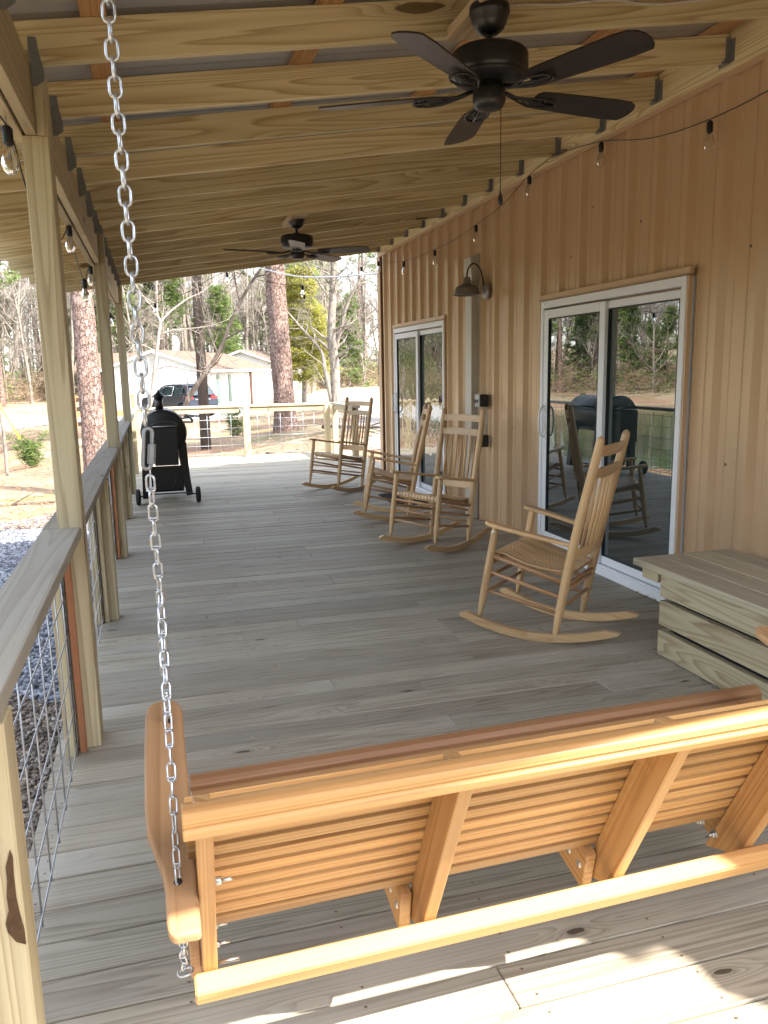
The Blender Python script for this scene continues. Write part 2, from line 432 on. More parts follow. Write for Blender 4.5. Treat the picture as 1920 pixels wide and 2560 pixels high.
# ------------------------------------------------------------------ terrain
def sstep(t):
    t = np.clip(t, 0, 1); return t*t*(3-2*t)
def terrain(x, y):
    x = np.asarray(x, float); y = np.asarray(y, float)
    yy = np.maximum(y-13, 0)
    left = -1.0+yy*0.10; right = 3.3+yy*0.25
    z = -1.12+0.80*sstep((x-left)/(right-left)) + 0.22*sstep((y-16)/30)*sstep(1-(x-left)/(right-left))
    z = z + 0.04*np.sin(x*0.35+1)*np.sin(y*0.27) * np.clip(y/20, 0, 1)
    px = (x+30)/23.0; py = (y-30)/24.0           # the pond bowl
    d = np.sqrt(px*px+py*py)
    z = z - 1.6*sstep((1.25-d)/0.45)
    z = z + 5.0*sstep((-x-70)/60) + 3.0*sstep((y-90)/60)
    return z
def tz(x, y): return float(terrain(x, y))

def sheet(name, xs, ys, mat, dz=0.0, kind='structure', inside=None, noise_amp=0.0):
    X, Y = np.meshgrid(xs, ys, indexing='ij'); Z = terrain(X, Y)+dz
    if noise_amp: Z = Z+noise_amp*nrg.randn(*X.shape)
    nx, ny = X.shape
    V = np.stack([X, Y, Z], -1).reshape(-1, 3)
    F = []
    for i in range(nx-1):
        for j in range(ny-1):
            if inside is not None and not inside(0.5*(xs[i]+xs[i+1]), 0.5*(ys[j]+ys[j+1])): continue
            a = i*ny+j; F.append((a, a+ny, a+ny+1, a+1))
    used = sorted({q for f in F for q in f}); mp = {u: n for n, u in enumerate(used)}
    me = bpy.data.meshes.new(name); me.from_pydata([tuple(V[u]) for u in used], [], [tuple(mp[q] for q in f) for f in F])
    me.polygons.foreach_set('use_smooth', np.ones(len(F), dtype=bool)); me.materials.append(mat)
    o = bpy.data.objects.new(name, me); C.objects.link(o); tag(o, kind=kind); return o

def ground_mat():
    k = NT('woodland_ground'); o = k.pos()
    n1 = k.noise(k.vec(o, (.16, .22, .2)), 1.0, 4, 0.55)
    n2 = k.noise(k.vec(o, (.5, .9, .5)), 1.0, 4, 0.6, 0.5)
    n3 = k.noise(k.vec(o, (9, 16, 9)), 1.0, 4, 0.7)
    n4 = k.noise(k.vec(o, (45, 60, 45)), 1.0, 3, 0.7)
    straw = k.mix(n3, (0.13, 0.075, 0.05), (0.42, 0.285, 0.20))
    grass = k.mix(n4, (0.18, 0.145, 0.09), (0.45, 0.38, 0.26))
    green = k.mix(n3, (0.10, 0.11, 0.035), (0.23, 0.25, 0.10))
    litter = k.mix(n4, (0.07, 0.04, 0.028), (0.24, 0.15, 0.10))
    c = k.mix(k.math('MULTIPLY', k.math('SUBTRACT', n1, 0.44), 9.0, clamp=True), straw, grass)
    c = k.mix(k.math('MULTIPLY', k.math('SUBTRACT', n2, 0.56), 9.0, clamp=True), c, green)
    c = k.mix(k.math('MULTIPLY', k.math('SUBTRACT', k.noise(k.vec(o, (.35, 1.3, .4), (7.0, 3.0, 0.0)), 1.0, 4, 0.6), 0.57), 9.0, clamp=True), c, litter)
    k.base(c); k.rough(0.95); k.b.inputs['Specular IOR Level'].default_value = 0.1
    k.bump(k.math('ADD', n3, k.math('MULTIPLY', n4, 0.5)), 0.9, 0.04)
    return k.m
M['ground'] = ground_mat()
def gravel_mat(name, c1, c2, c3, sc):
    k = NT(name); o = k.pos()
    v = k.vor(o, sc); sep = k.n.new("ShaderNodeSeparateColor"); k.t.links.new(v.outputs['Color'], sep.inputs[0])
    c = k.mix(sep.outputs[0], c1, c2); c = k.mix(k.math('GREATER_THAN', sep.outputs[1], 0.82), c, c3)
    k.base(c); k.rough(0.85); k.bump(k.math('SUBTRACT', 1.0, v.outputs['Distance']), 1.0, 0.02)
    return k.m
M['gravel'] = gravel_mat('blue_grey_gravel', (0.09, 0.095, 0.11), (0.27, 0.28, 0.31), (0.42, 0.42, 0.43), 26)
M['paledrive'] = gravel_mat('pale_gravel', (0.22, 0.19, 0.165), (0.34, 0.305, 0.27), (0.17, 0.12, 0.09), 17)
M['mulch'] = gravel_mat('bark_pebbles', (0.10, 0.075, 0.055), (0.33, 0.26, 0.19), (0.45, 0.37, 0.27), 34)
M['concrete'] = plain('pale_concrete', (0.36, 0.35, 0.33), 0.85, var=0.1, scale=2)

def gxs(lo, hi, n, c, k=3.2):
    t = np.linspace(-1, 1, n); a = np.sinh(k*t)/np.sinh(k)
    return np.where(a < 0, c+(c-lo)*a, c+(hi-c)*a)
gx = np.unique(np.round(np.concatenate([gxs(-260, 260, 150, 0), np.linspace(-4, 4, 17)]), 3))
gy = np.unique(np.round(np.concatenate([gxs(-60, 320, 170, 10), np.linspace(1, 22, 43)]), 3))
sheet('ground', gx, gy, M['ground'])
# gravel margin beside the deck, paler drive on the right, concrete road in front of the far house
def ing(x, y): return 7.0+0.5*math.sin(x*2.2) < y < 16.0+0.35*math.sin(x*3)+0.25*(x+2) and x < -0.55
sheet('gravel_strip', np.arange(-6, -0.3, 0.12), np.arange(6.2, 17.5, 0.12), M['gravel'], 0.012, inside=ing)
def inm(x, y): return y < 7.0+0.5*math.sin(x*2.2) and x < -0.3
sheet('mulch_bed', np.arange(-3.4, 0.01, 0.12), np.arange(-2, 7.7, 0.12), M['mulch'], 0.008, inside=inm)
def ind(x, y):
    e = 3.5 + (y-11)*0.20 + 0.35*math.sin(y*0.9); r = 10 + (y-11)*0.42
    return e < x < r and 10 < y < 75 and not (y > 24 + (x-6)*1.2 and y < 0)
sheet('gravel_drive', np.arange(2.5, 36, 0.35), np.arange(10, 76, 0.5), M['paledrive'], 0.02, inside=ind)
def inr(x, y): return abs(y - (46.5+1.2*math.sin(x*0.08)) + x*0.12) < 4.2 and x < 9.5
sheet('road', np.arange(-30, 12, 0.6), np.arange(36, 60, 0.5), M['concrete'], 0.028, inside=inr)

# loose stones and pine straw: countless
def scatter_stones(name, n, region, mats, smin, smax, inside):
    t = (1+5**.5)/2
    iv = np.array([(-1, t, 0), (1, t, 0), (-1, -t, 0), (1, -t, 0), (0, -1, t), (0, 1, t), (0, -1, -t), (0, 1, -t), (t, 0, -1), (t, 0, 1), (-t, 0, -1), (-t, 0, 1)], float)
    iv /= np.linalg.norm(iv[0])
    iF = np.array([(0, 11, 5), (0, 5, 1), (0, 1, 7), (0, 7, 10), (0, 10, 11), (1, 5, 9), (5, 11, 4), (11, 10, 2), (10, 7, 6), (7, 1, 8), (3, 9, 4), (3, 4, 2), (3, 2, 6), (3, 6, 8), (3, 8, 9), (4, 9, 5), (2, 4, 11), (6, 2, 10), (8, 6, 7), (9, 8, 1)])
    x0, x1, y0, y1 = region
    X = nrg.uniform(x0, x1, n); Y = nrg.uniform(y0, y1, n)
    keep = np.array([inside(a, b) for a, b in zip(X, Y)]); X = X[keep]; Y = Y[keep]; n = len(X)
    S = nrg.uniform(smin, smax, (n, 1, 1))*nrg.uniform(0.55, 1.25, (n, 1, 3))*np.array([1, 1, 0.6])
    J = 1+0.22*nrg.randn(n, 12, 1)
    a = nrg.uniform(0, 6.28, n); ca, sa = np.cos(a)[:, None], np.sin(a)[:, None]
    P = iv[None]*J*S
    x = P[..., 0]*ca-P[..., 1]*sa; y = P[..., 0]*sa+P[..., 1]*ca
    Z = terrain(X, Y)[:, None]+0.018+P[..., 2]
    V = np.stack([x+X[:, None], y+Y[:, None], Z], -1).reshape(-1, 3)
    F = (iF[None]+(np.arange(n)*12)[:, None, None]).reshape(-1, 3)
    me = bpy.data.meshes.new(name); me.vertices.add(len(V)); me.vertices.foreach_set('co', V.ravel())
    me.loops.add(F.size); me.loops.foreach_set('vertex_index', F.ravel()); me.polygons.add(len(F))
    me.polygons.foreach_set('loop_start', np.arange(0, F.size, 3)); me.polygons.foreach_set('loop_total', np.full(len(F), 3))
    at = me.attributes.new('rnd', 'FLOAT', 'FACE'); at.data.foreach_set('value', np.repeat(nrg.rand(n), 20).astype(np.float32))
    me.materials.append(mats); me.update(calc_edges=True)
    o = bpy.data.objects.new(name, me); C.objects.link(o); return o
def stone_mat(name, stops):
    k = NT(name); k.base(k.ramp(k.attr('rnd'), stops)); k.rough(0.8); return k.m
o = scatter_stones('gravel', 15000, (-3.6, -0.5, 6.4, 16.5), stone_mat('stone_blue', [(0, (0.06, 0.065, 0.08)), (.5, (0.18, 0.19, 0.22)), (.9, (0.30, 0.31, 0.34)), (1, (0.45, 0.45, 0.45))]), 0.018, 0.036, ing)
tag(o, 'loose blue grey gravel beside the deck', 'gravel', kind='stuff')
o = scatter_stones('pebbles', 14000, (-2.3, -0.3, 0.8, 7.6), stone_mat('stone_brown', [(0, (0.05, 0.035, 0.027)), (.5, (0.15, 0.115, 0.085)), (.85, (0.25, 0.20, 0.155)), (1, (0.38, 0.34, 0.30))]), 0.009, 0.024, inm)
tag(o, 'brown pebbles and bark chips under the near railing', 'pebbles', kind='stuff')

def blades(name, n, region, mat, lmin, lmax, w, lift, inside=None, upright=0.0, hmul=1.0):
    x0, x1, y0, y1 = region
    X = nrg.uniform(x0, x1, n); Y = y0+(y1-y0)*nrg.uniform(0, 1, n)**1.5
    if inside is not None:
        keep = inside(X, Y); X = X[keep]; Y = Y[keep]; n = len(X)
    a = nrg.uniform(0, 6.28, n); L = nrg.uniform(lmin, lmax, n)
    dx, dy = np.cos(a)*L/2, np.sin(a)*L/2
    if upright: dx *= 0.25; dy *= 0.25
    wx, wy = -np.sin(a)*w, np.cos(a)*w
    z = terrain(X, Y)+lift*nrg.rand(n)+0.01; dz = (L if upright else nrg.uniform(0, 0.25, n)*L)*hmul
    V = np.stack([np.stack([X-dx-wx, Y-dy-wy, z], -1), np.stack([X-dx+wx, Y-dy+wy, z], -1),
                  np.stack([X+dx+wx*.3, Y+dy+wy*.3, z+dz], -1), np.stack([X+dx-wx*.3, Y+dy-wy*.3, z+dz], -1)], 1).reshape(-1, 3)
    F = np.arange(4*n).reshape(n, 4)
    me = bpy.data.meshes.new(name); me.vertices.add(len(V)); me.vertices.foreach_set('co', V.ravel())
    me.loops.add(F.size); me.loops.foreach_set('vertex_index', F.ravel()); me.polygons.add(n)
    me.polygons.foreach_set('loop_start', np.arange(0, F.size, 4)); me.polygons.foreach_set('loop_total', np.full(n, 4))
    at = me.attributes.new('rnd', 'FLOAT', 'FACE'); at.data.foreach_set('value', nrg.rand(n).astype(np.float32))
    me.materials.append(mat); me.update(calc_edges=True)
    o = bpy.data.objects.new(name, me); C.objects.link(o); return o
o = blades('pine_straw', 42000, (-12, 12, 14.6, 42), stone_mat('straw', [(0, (0.09, 0.04, 0.02)), (.5, (0.30, 0.145, 0.07)), (1, (0.44, 0.30, 0.18))]), 0.12, 0.5, 0.007, 0.05,
           inside=lambda X, Y: (X < 3.5+(Y-11)*0.2))
tag(o, 'reddish brown pine straw and twigs lying on the yard', 'pine straw', kind='stuff')

# pond seen in the door glass
def pond_mat():
    k = NT('pond_water'); k.base((0.03, 0.055, 0.018)); k.rough(0.04); k.b.inputs['IOR'].default_value = 1.33
    k.bump(k.noise(k.vec(k.pos(), (.8, 2.2, 1)), 1.0, 3), 0.25, 0.05); return k.m
b = MB(); b.quad([(-30+25*math.cos(a), 30+26*math.sin(a), -1.72) for a in np.linspace(0, 2*math.pi, 40, endpoint=False)],
                 uvs=[(0, 0)]*40)
tag(b.build('water', pond_mat()), kind='structure')

# ------------------------------------------------------------------ deck
PITCH = 0.1430
b = MB(); xw = 3.03
k0 = int(math.floor((-.5-2.221)/PITCH)); k1 = int(math.ceil((14.44-2.221)/PITCH))
for k in range(k0, k1):
    y0 = 2.221+k*PITCH; x1 = 3.06 if y0 < 10.86 else 3.45
    x0 = -0.482+rng.uniform(-.002, .004)
    js = sorted(rng.uniform(0.3, x1-.3) for _ in range(rng.choice([0, 1, 1])))
    if 8 < y0 < 8.2: js = []
    segs = [x0]+[round((j+0.48)/0.406)*0.406-0.48 for j in js]+[x1]
    for a, c in zip(segs[:-1], segs[1:]):
        if c-a < .2: continue
        dz = rng.uniform(-.0014, .0014)
        b.box(((a+c)/2, y0+PITCH/2, -0.0135+dz), (c-a-.002, PITCH-.0070, .027), 0, bev=.0025)
for y, xa in [(2.221+k*PITCH, 3.06 if 2.221+k*PITCH < 10.86 else 3.45) for k in range(k0, k1)]:
    x = -.42
    while x < xa:
        for dy in (.032, .108):
            cx, cy = x+rng.gauss(0, .004), y+dy+rng.gauss(0, .004); b.cur = 1; q0 = len(b.v)
            b.v += [(cx+.0042*math.cos(a), cy+.0042*math.sin(a), .0016) for a in np.arange(6)*math.pi/3]; b.face(range(q0, q0+6), [(0, 0)]*6, .5)
        x += .406
deck = b.build('deck_floor', [M['deck'], M['screw']]); tag(deck, kind='structure')
# nail heads, rim joist and joists below
b = MB()
for y, x0, x1 in ((14.42, -.47, 3.45),): b.box(((x0+x1)/2, y, -.17), (x1-x0, .038, .27), 0)
b.box((-.455, 6.95, -.17), (.038, 14.9, .27), 1); b.box((3.42, 12.6, -.17), (.038, 3.5, .27), 1)
b.box((1.3, -.48, -.17), (3.5, .038, .27), 0)
for i in range(36):
    y = -.3+i*.41
    b.box((1.3, y, -.17), (3.46, .038, .26), 0)
tag(b.build('deck_framing', M['beam']), kind='structure')
b = MB()
for i, (x, y) in enumerate([(-.40, v) for v in (0.2, 3.3, 6.8, 10.5, 14.3)]+[(3.3, 14.3), (3.3, 11.3), (1.4, 14.3)]):
    z0 = tz(x, y)-.2; b.box((x, y, (z0-.3)/2), (.14, .14, -.3-z0), 2)
tag(b.build('deck_footing', M['post']), kind='structure')

# ------------------------------------------------------------------ porch roof
SL = 0.142
JY = [-.10]+[3.237+0.622*i for i in range(-5, 13)]
def zj(x): return 2.62+SL*x
roof = thingw('porch_roof', 'lean-to porch roof of yellow pine rafters and metal panels over the deck', 'porch roof', (1.3, 5.2, 2.3))
XL, XR = -1.21, 3.022
ang = math.atan(SL); Lr = (XR-XL)/math.cos(ang)
for i, y in enumerate(JY):
    xc = (XL+XR)/2; h = .14
    Mr = T(xc, y+.019, zj(xc)+.07/math.cos(ang)) @ RY(-ang)
    one(lambda q: q.box((0, 0, 0), (Lr, .038, h), 0, Mr, bev=.002), 'rafter', M['rafter'], roof)
# beam of two plies, ledger, purlins, panels
yb0, yb1 = -.10, 10.62
segs = [yb0, 3.32, 6.84, 10.56]
for a, c in zip(segs[:-1], segs[1:]):
    one(lambda q: q.box((-.364, (a+c)/2, 2.46), (.037, c-a-.003, .235), 1, bev=.002), 'beam', M['beam'], roof)
    one(lambda q: q.box((-.410, (a+c)/2+.02, 2.455), (.037, c-a-.003, .235), 1, bev=.002), 'beam', M['beam'], roof)
one(lambda q: q.box((3.041, 5.36, 3.13), (.038, 10.92, .235), 1, bev=.002), 'ledger_board', M['rafter'], roof)
for px in (-1.0, -.12, .745, 1.55, 2.26, 2.95):
    one(lambda q: q.box((0, 0, .019), (.089, 11.0, .038), 1, T(px, 5.43, zj(px)+.1425) @ RY(-ang), bev=.002), 'purlin', M['purlin'], roof)
def panel(q):
    ys = []; y = -.17
    while y < 11.0:
        ys += [(y, 0), (y+.03, .0), (y+.045, .022), (y+.085, .022), (y+.10, 0)]; y += .2286
        ys += [(y-.07, 0), (y-.062, .004), (y-.05, .004), (y-.042, 0)]
    x0, x1 = -1.27, 3.06
    bse = len(q.v)
    for (yy, dz) in ys:
        for x in (x0, x1): q.v.append((x, yy, zj(x)+.1835+dz))
    for i in range(len(ys)-1):
        a = bse+2*i; q.face([a, a+1, a+3, a+2], [(0, 0)]*4, .5)
one(panel, 'roof_panels', M['galv'], roof)
one(lambda q: (q.box((.9, 11.06, 0), (4.4, .02, .10), 0, T(0, 0, zj(.9)+.16) @ T(.9, 0, 0) @ RY(-ang) @ T(-.9, 0, 0))), 'fascia_trim', M['tantrim'], roof)
# posts (4x6, notched), each a part
for py in (-.05, 3.25, 6.77, 10.45):
    def pf(q):
        q.box((-.350, py+.07, 1.170), (.090, .14, 2.342), 2, bev=.003)
        q.box((-.3245, py+.07, 2.455), (.039, .14, .226), 2, bev=.002)
    one(pf, 'post', M['post'], roof)
# hurricane ties on the beam side and joist hangers on the ledger
def tie(q, y):
    q.prism([(-.345, 2.66), (-.317, 2.66), (-.310, 2.60), (-.300, 2.56), (-.300, 2.52), (-.3275, 2.50), (-.343, 2.50), (-.343, 2.56), (-.345, 2.6)][::-1], 0, .0025,
            np.array([[1, 0, 0, 0], [0, 0, -1, y-.0015], [0, 1, 0, 0], [0, 0, 0, 1.0]]))
    for (x, z) in ((-.338, 2.645), (-.323, 2.645), (-.328, 2.61), (-.315, 2.545)):
        q.tube([(x, y-.003, z), (x, y-.007, z)], .004, 6)
for y in JY:
    one(lambda q: tie(q, y), 'tie_plate', M['plate'], roof)
def hanger(q, y):
    zb = zj(3.0)
    for dy in (-.003, .041):
        q.box((3.008, y+dy, zb+.062), (.026, .003, .125), 2)
    q.box((3.0205, y-.022, zb+.055), (.003, .038, .115), 2); q.box((3.0205, y+.060, zb+.055), (.003, .038, .115), 2)
    q.box((3.002, y+.019, zb-.003), (.046, .044, .003), 0)
    q.prism([(2.965, zb-.004), (2.995, zb-.004), (2.995, zb+.02)], 0, .002, np.array([[1, 0, 0, 0], [0, 0, -1, y-.002], [0, 1, 0, 0], [0, 0, 0, 1.0]]))
for y in JY:
    one(lambda q: hanger(q, y), 'joist_hanger', M['plate'], roof)
# ceiling fan mount blocks belong to the roof frame
for (fx, ya, yb_) in ((1.28, 2.615+.04, 3.235), (1.29, 6.97+.04, 7.59)):
    Mb = T(fx, (ya+yb_)/2, zj(fx)+.012) @ RY(-ang)
    one(lambda q: q.box((0, 0, .0), (.14, yb_-ya+.07, .038), 1, Mb, bev=.002), 'mount_block', M['whitewood'], roof)
# white cable stapled along the first rafter
cb = MB(); pts = []
for (x, z) in ((1.36, 2.90), (1.50, 2.931), (1.70, 2.952), (1.80, 2.970), (1.95, 2.992), (2.05, 2.990), (2.17, 2.998), (2.30, 3.02), (2.45, 3.048), (2.62, 3.10)):
    pts.append((x, 3.228, z))
def smooth(pts, n=4):
    out = []
    for i in range(len(pts)-1):
        p0 = Vector(pts[max(i-1, 0)]); p1 = Vector(pts[i]); p2 = Vector(pts[i+1]); p3 = Vector(pts[min(i+2, len(pts)-1)])
        for j in range(n):
            t = j/n
            out.append(0.5*((2*p1)+(p2-p0)*t+(2*p0-5*p1+4*p2-p3)*t*t+(3*p1-p0-3*p2+p3)*t**3))
    out.append(Vector(pts[-1])); return [tuple(p) for p in out]
cb.tube(smooth(pts), .0055, 6)
cb.tube([(1.83, 3.226, 2.985), (1.83, 3.219, 2.977), (1.83, 3.226, 2.965)], .0025, 5)
tag(cb.build('cable', M['cable']), 'thin white electric cable stapled along the rafter beside the near fan', 'cable')

# ------------------------------------------------------------------ metal building
bld = thingw('metal_building', 'tan ribbed metal building with two sliding doors beside the deck', 'building', (3.2, 5.2, 0))
DOORS = [(4.115, 5.965), (8.205, 10.105)]       # y extents of openings
XS = 3.078
def profile(y0, y1):
    """(y, x) polyline of the ribbed panel"""
    pts = [(y0, XS)]
    k = int(math.floor((y0-3.90)/.305))-1
    while 3.90+.305*k < y1+.3:
        c = 3.90+.305*k
        for dy, dx in ((-.050, 0), (-.020, -.038), (.020, -.038), (.050, 0), (.088, 0), (.094, -.005), (.106, -.005), (.112, 0),
                       (.193, 0), (.199, -.005), (.211, -.005), (.217, 0)):
            if y0 < c+dy < y1: pts.append((c+dy, XS+dx))
        k += 1
    pts.append((y1, XS)); return pts
def ribbed(q, y0, y1, z0, z1):
    P = profile(y0, y1); b0 = len(q.v)
    for (y, x) in P:
        q.v.append((x, y, z0)); q.v.append((x, y, z1))
    for i in range(len(P)-1):
        a = b0+2*i; q.face([a, a+1, a+3, a+2], [(0, 0)]*4, .5)
def walls(q):
    ribbed(q, -.43, DOORS[0][0], -.12, 3.02); ribbed(q, DOORS[0][0], DOORS[0][1], 2.03, 3.02)
    ribbed(q, DOORS[0][1], DOORS[1][0], -.12, 3.02); ribbed(q, DOORS[1][0], DOORS[1][1], 2.03, 3.02)
    ribbed(q, DOORS[1][1], 10.82, -.12, 3.02)
one(walls, 'siding', M['siding'], bld)
one(lambda q: (q.box((8.1, -.44, 1.6), (9.9, .02, 4.6), 2), q.box((8.1, 10.86, 1.6), (9.9, .02, 4.6), 2), q.box((13, 5.2, 1.6), (.02, 11.3, 4.6), 2),
               q.box((3.10, 5.2, 1.45), (.02, 11.2, 3.2), 2)), 'wall', M['tantrim'], bld)
def mainroof(q):
    z0 = 3.33; s = .29
    for x0, za, x1, zb in ((3.02, z0, 8.1, z0+s*5.1), (8.1, z0+s*5.1, 13.3, z0)):
        for (ya, yb_) in ((-.43, 11.05),):
            q.quad([(x0, ya, za), (x1, ya, zb), (x1, yb_, zb), (x0, yb_, za)]); q.quad([(x0, ya, za+.05), (x0, yb_, za+.05), (x1, yb_, zb+.05), (x1, ya, zb+.05)])
            for y in (ya, yb_): q.quad([(x0, y, za-.1), (x1, y, zb-.1), (x1, y, zb+.05), (x0, y, za+.05)])
    for y in (-.44, 10.87):
        q.quad([(3.07, y, 3.2), (13.05, y, 3.2), (8.1, y, z0+s*5.1)], uvs=[(0, 0)]*3)
one(mainroof, 'roof', M['tantrim'], bld)
def ctrim(q):
    q.prism([(3.035, 10.86), (3.035, 10.76), (3.043, 10.76), (3.043, 10.775), (3.055, 10.775), (3.055, 10.852), (3.16, 10.852), (3.16, 10.89), (3.035, 10.89)], -.12, 3.0, grain=2)
one(ctrim, 'corner_trim', M['tantrim'], bld)
one(lambda q: q.box((3.05, -.40, 1.45), (.03, .1, 3.1), 2), 'corner_trim', M['tantrim'], bld)
def ttrim(q):
    q.box((3.030, 5.2, 3.003), (.004, 11.3, .032), 1); q.box((3.045, 5.2, 3.018), (.034, 11.3, .004), 1); q.box((3.036, 5.2, 2.985), (.012, 11.3, .004), 1)
one(ttrim, 'top_trim', M['tantrim'], bld)
SCREWS = ((4.37, 2.05), (4.0, 2.05), (3.68, 2.1), (3.35, 2.12), (6.62, 2.3), (5.6, 2.3), (3.78, .93), (3.36, .93), (3.78, .25), (6.6, .95), (7.9, .95), (4.7, 2.4), (5.3, 2.6),
                   (3.9, 2.62), (3.3, 2.6), (8.0, 2.2), (10.45, 2.2), (10.5, .95), (3.6, 1.5))
for (y, z) in SCREWS:
    one(lambda q: q.lathe([(.0, -.004), (.006, -.003), (.006, 0), (.010, .0), (.010, .002)], Mx=T(XS-.001, y, z) @ RY(math.pi/2), n=8), 'screw', M['screw'], bld)

def sliding_door(y0, y1, fixed_near, pane_mat, label):
    """white vinyl sliding door; fixed pane on the near (small y) side"""
    x = 3.052; fr = MB()
    zt = 2.0
    fr.box((x, y0+.022, zt/2), (.075, .044, zt), 2, bev=.003); fr.box((x, y1-.022, zt/2), (.075, .044, zt), 2, bev=.003)
    fr.box((x, (y0+y1)/2, zt-.028), (.073, y1-y0-.09, .056), 1, bev=.003)
    fr.box((x-.004, (y0+y1)/2, .03), (.082, y1-y0-.09, .06), 1, bev=.003)
    fr.box((x-.030, (y0+y1)/2, .064), (.006, y1-y0-.09, .012), 1); fr.box((x-.012, (y0+y1)/2, .064), (.006, y1-y0-.09, .012), 1)
    d = fr.build('sliding_door', M['vinyl'], bld)
    ym = (y0+y1)/2
    tr = MB()
    tr.box((3.030, (y0+y1)/2, 2.030), (.030, y1-y0+.07, .038), 1, bev=.002); tr.box((3.026, (y0+y1)/2, 2.006), (.040, y1-y0+.05, .004), 1)
    tr.box((3.036, y0-.008, 1.0), (.026, .018, 2.0), 2); tr.box((3.036, y1+.008, 1.0), (.026, .018, 2.0), 2)
    tr.build('door_trim', M['tantrim'], d)
    # fixed sash (near) sits behind, moving sash (far) in front
    def sash(ya, yb_, xx, st, top, bot, name):
        s_ = MB()
        s_.box((xx, ya+st/2, 1.0), (.030, st, 1.86), 2, bev=.004); s_.box((xx, yb_-st/2, 1.0), (.030, st, 1.86), 2, bev=.004)
        s_.box((xx, (ya+yb_)/2, 1.93-top/2), (.029, yb_-ya-2*st, top), 1, bev=.003); s_.box((xx, (ya+yb_)/2, .07+bot/2), (.029, yb_-ya-2*st, bot), 1, bev=.003)
        so = s_.build(name, M['vinyl'], d)
        g = MB(); g.box((xx+.002, (ya+yb_)/2, 1.0), (.006, yb_-ya-2*st+.01, 1.86-top-bot+.012), 2); g.build('pane', pane_mat, d)
        gk = MB(); a, c, e, f = ya+st, yb_-st, .07+bot, 1.93-top
        for (cy, cz, sy, sz) in ((a+.004, 1.0, .008, f-e), (c-.004, 1.0, .008, f-e), ((a+c)/2, e+.004, c-a-.016, .008), ((a+c)/2, f-.004, c-a-.016, .008)):
            gk.box((xx-.006, cy, cz), (.014, sy, sz), 2)
        gk.build('gasket', M['gasket'], d)
        return so
    sash(y0+.046, ym+.02, 3.064, .050, .05, .06, 'fixed_sash')
    sash(ym-.035, y1-.046, 3.036, .072, .065, .085, 'moving_sash')
    if label: 
        hd = MB(); yh = y1-.085; 
        hd.tube(smooth([(3.020, yh, .93), (2.985, yh, .95), (2.972, yh, 1.02), (2.972, yh, 1.10), (2.985, yh, 1.16), (3.020, yh, 1.18)]), .008, 8)
        hd.box((3.018, yh, 1.055), (.008, .034, .30), 2, bev=.003); hd.box((3.014, yh+.022, 1.0), (.012, .012, .05), 2)
        hd.build('handle', M['vinyl'], d)
    return d
sliding_door(4.125, 5.955, True, M['pane'], True)
sliding_door(8.215, 10.095, True, M['panewavy'], True)

# ------------------------------------------------------------------ railings
def mesh_panel(P0, ux, L, z0, z1, dv=.205, dh=.15, off=0.0):
    """welded wire: vertical and horizontal wires from P0 along unit ux"""
    q = MB(); P0 = Vector(P0); ux = Vector(ux); nrm = Vector((ux.y, -ux.x, 0))
    d = dv*0.6
    while d < L:
        a = P0+ux*d; q.tube([(a.x, a.y, z0), (a.x, a.y, z1)], .0029, 5); d += dv
    z = z0+.045
    while z < z1:
        a = P0+nrm*.006; c = P0+ux*L+nrm*.006
        q.tube([(a.x, a.y, z), (c.x, c.y, z)], .0029, 5); z += dh
    return q
CT = .915
left = thingw('deck_railing', 'long weathered pine railing with wire mesh along the left edge of the deck', 'railing', (-.38, 6.5, 0), 'deck railings')
PL = [1.50, 3.25, 5.01, 6.77, 8.64, 10.45, 12.50]
RP = {1.50, 5.01, 8.64, 12.50}
capx0, capx1 = -.452, -.312
segs = [(-.42, 3.248), (3.252, 6.768), (6.772, 10.448), (10.452, 13.02), (13.024, 14.34)]
for a, c in segs:
    def cf(q):
        if a in (3.252, 6.772, 10.452):      # notched round the roof post
            q.box(((capx0-.397)/2, (a+a+.142)/2, CT-.019), (-.397-capx0, .142, .038), 1, rnd=.3)
            q.box(((capx0+capx1)/2, (a+.143+c)/2, CT-.019), (capx1-capx0, c-a-.143, .038), 1, rnd=.3, bev=.003)
        else: q.box(((capx0+capx1)/2, (a+c)/2, CT-.019), (capx1-capx0, c-a, .038), 1, bev=.003)
    one(cf, 'cap', M['cap'], left)
for y in RP:
    one(lambda q: q.box((-.350, y+.045, .438), (.089, .089, .876), 2, bev=.003), 'post', M['post'], left)
one(lambda q: q.box((-.350, 14.30, .438), (.089, .089, .876), 2, bev=.003), 'post', M['post'], left)
for i, y in enumerate(PL[1:]):
    red = y in (3.25, 6.77)
    one(lambda q: q.box((-.372, y-.021, .43), (.024, .040, .86), 2, bev=.002), 'batten', M['redpine'] if red else M['post'], left)
    one(lambda q: q.box((-.416, y-.03, .43), (.037, .089, .86), 2, bev=.002), 'batten', M['post'], left)
one(lambda q: q.box((-.372, 1.63, .43), (.024, .040, .86), 2, bev=.002), 'batten', M['post'], left)
yy = [(1.6, 3.23), (3.40, 4.99), (5.11, 6.75), (6.92, 8.62), (8.75, 10.43), (10.60, 12.48), (12.60, 14.25)]
for a, c in yy:
    mesh_panel((-.392, a, 0), (0, 1, 0), c-a, .012, .86).build('wire_mesh', M['wire'], left)
mesh_panel((-.392, -.5, 0), (0, 1, 0), 2.0, .012, .86).build('wire_mesh', M['wire'], left)

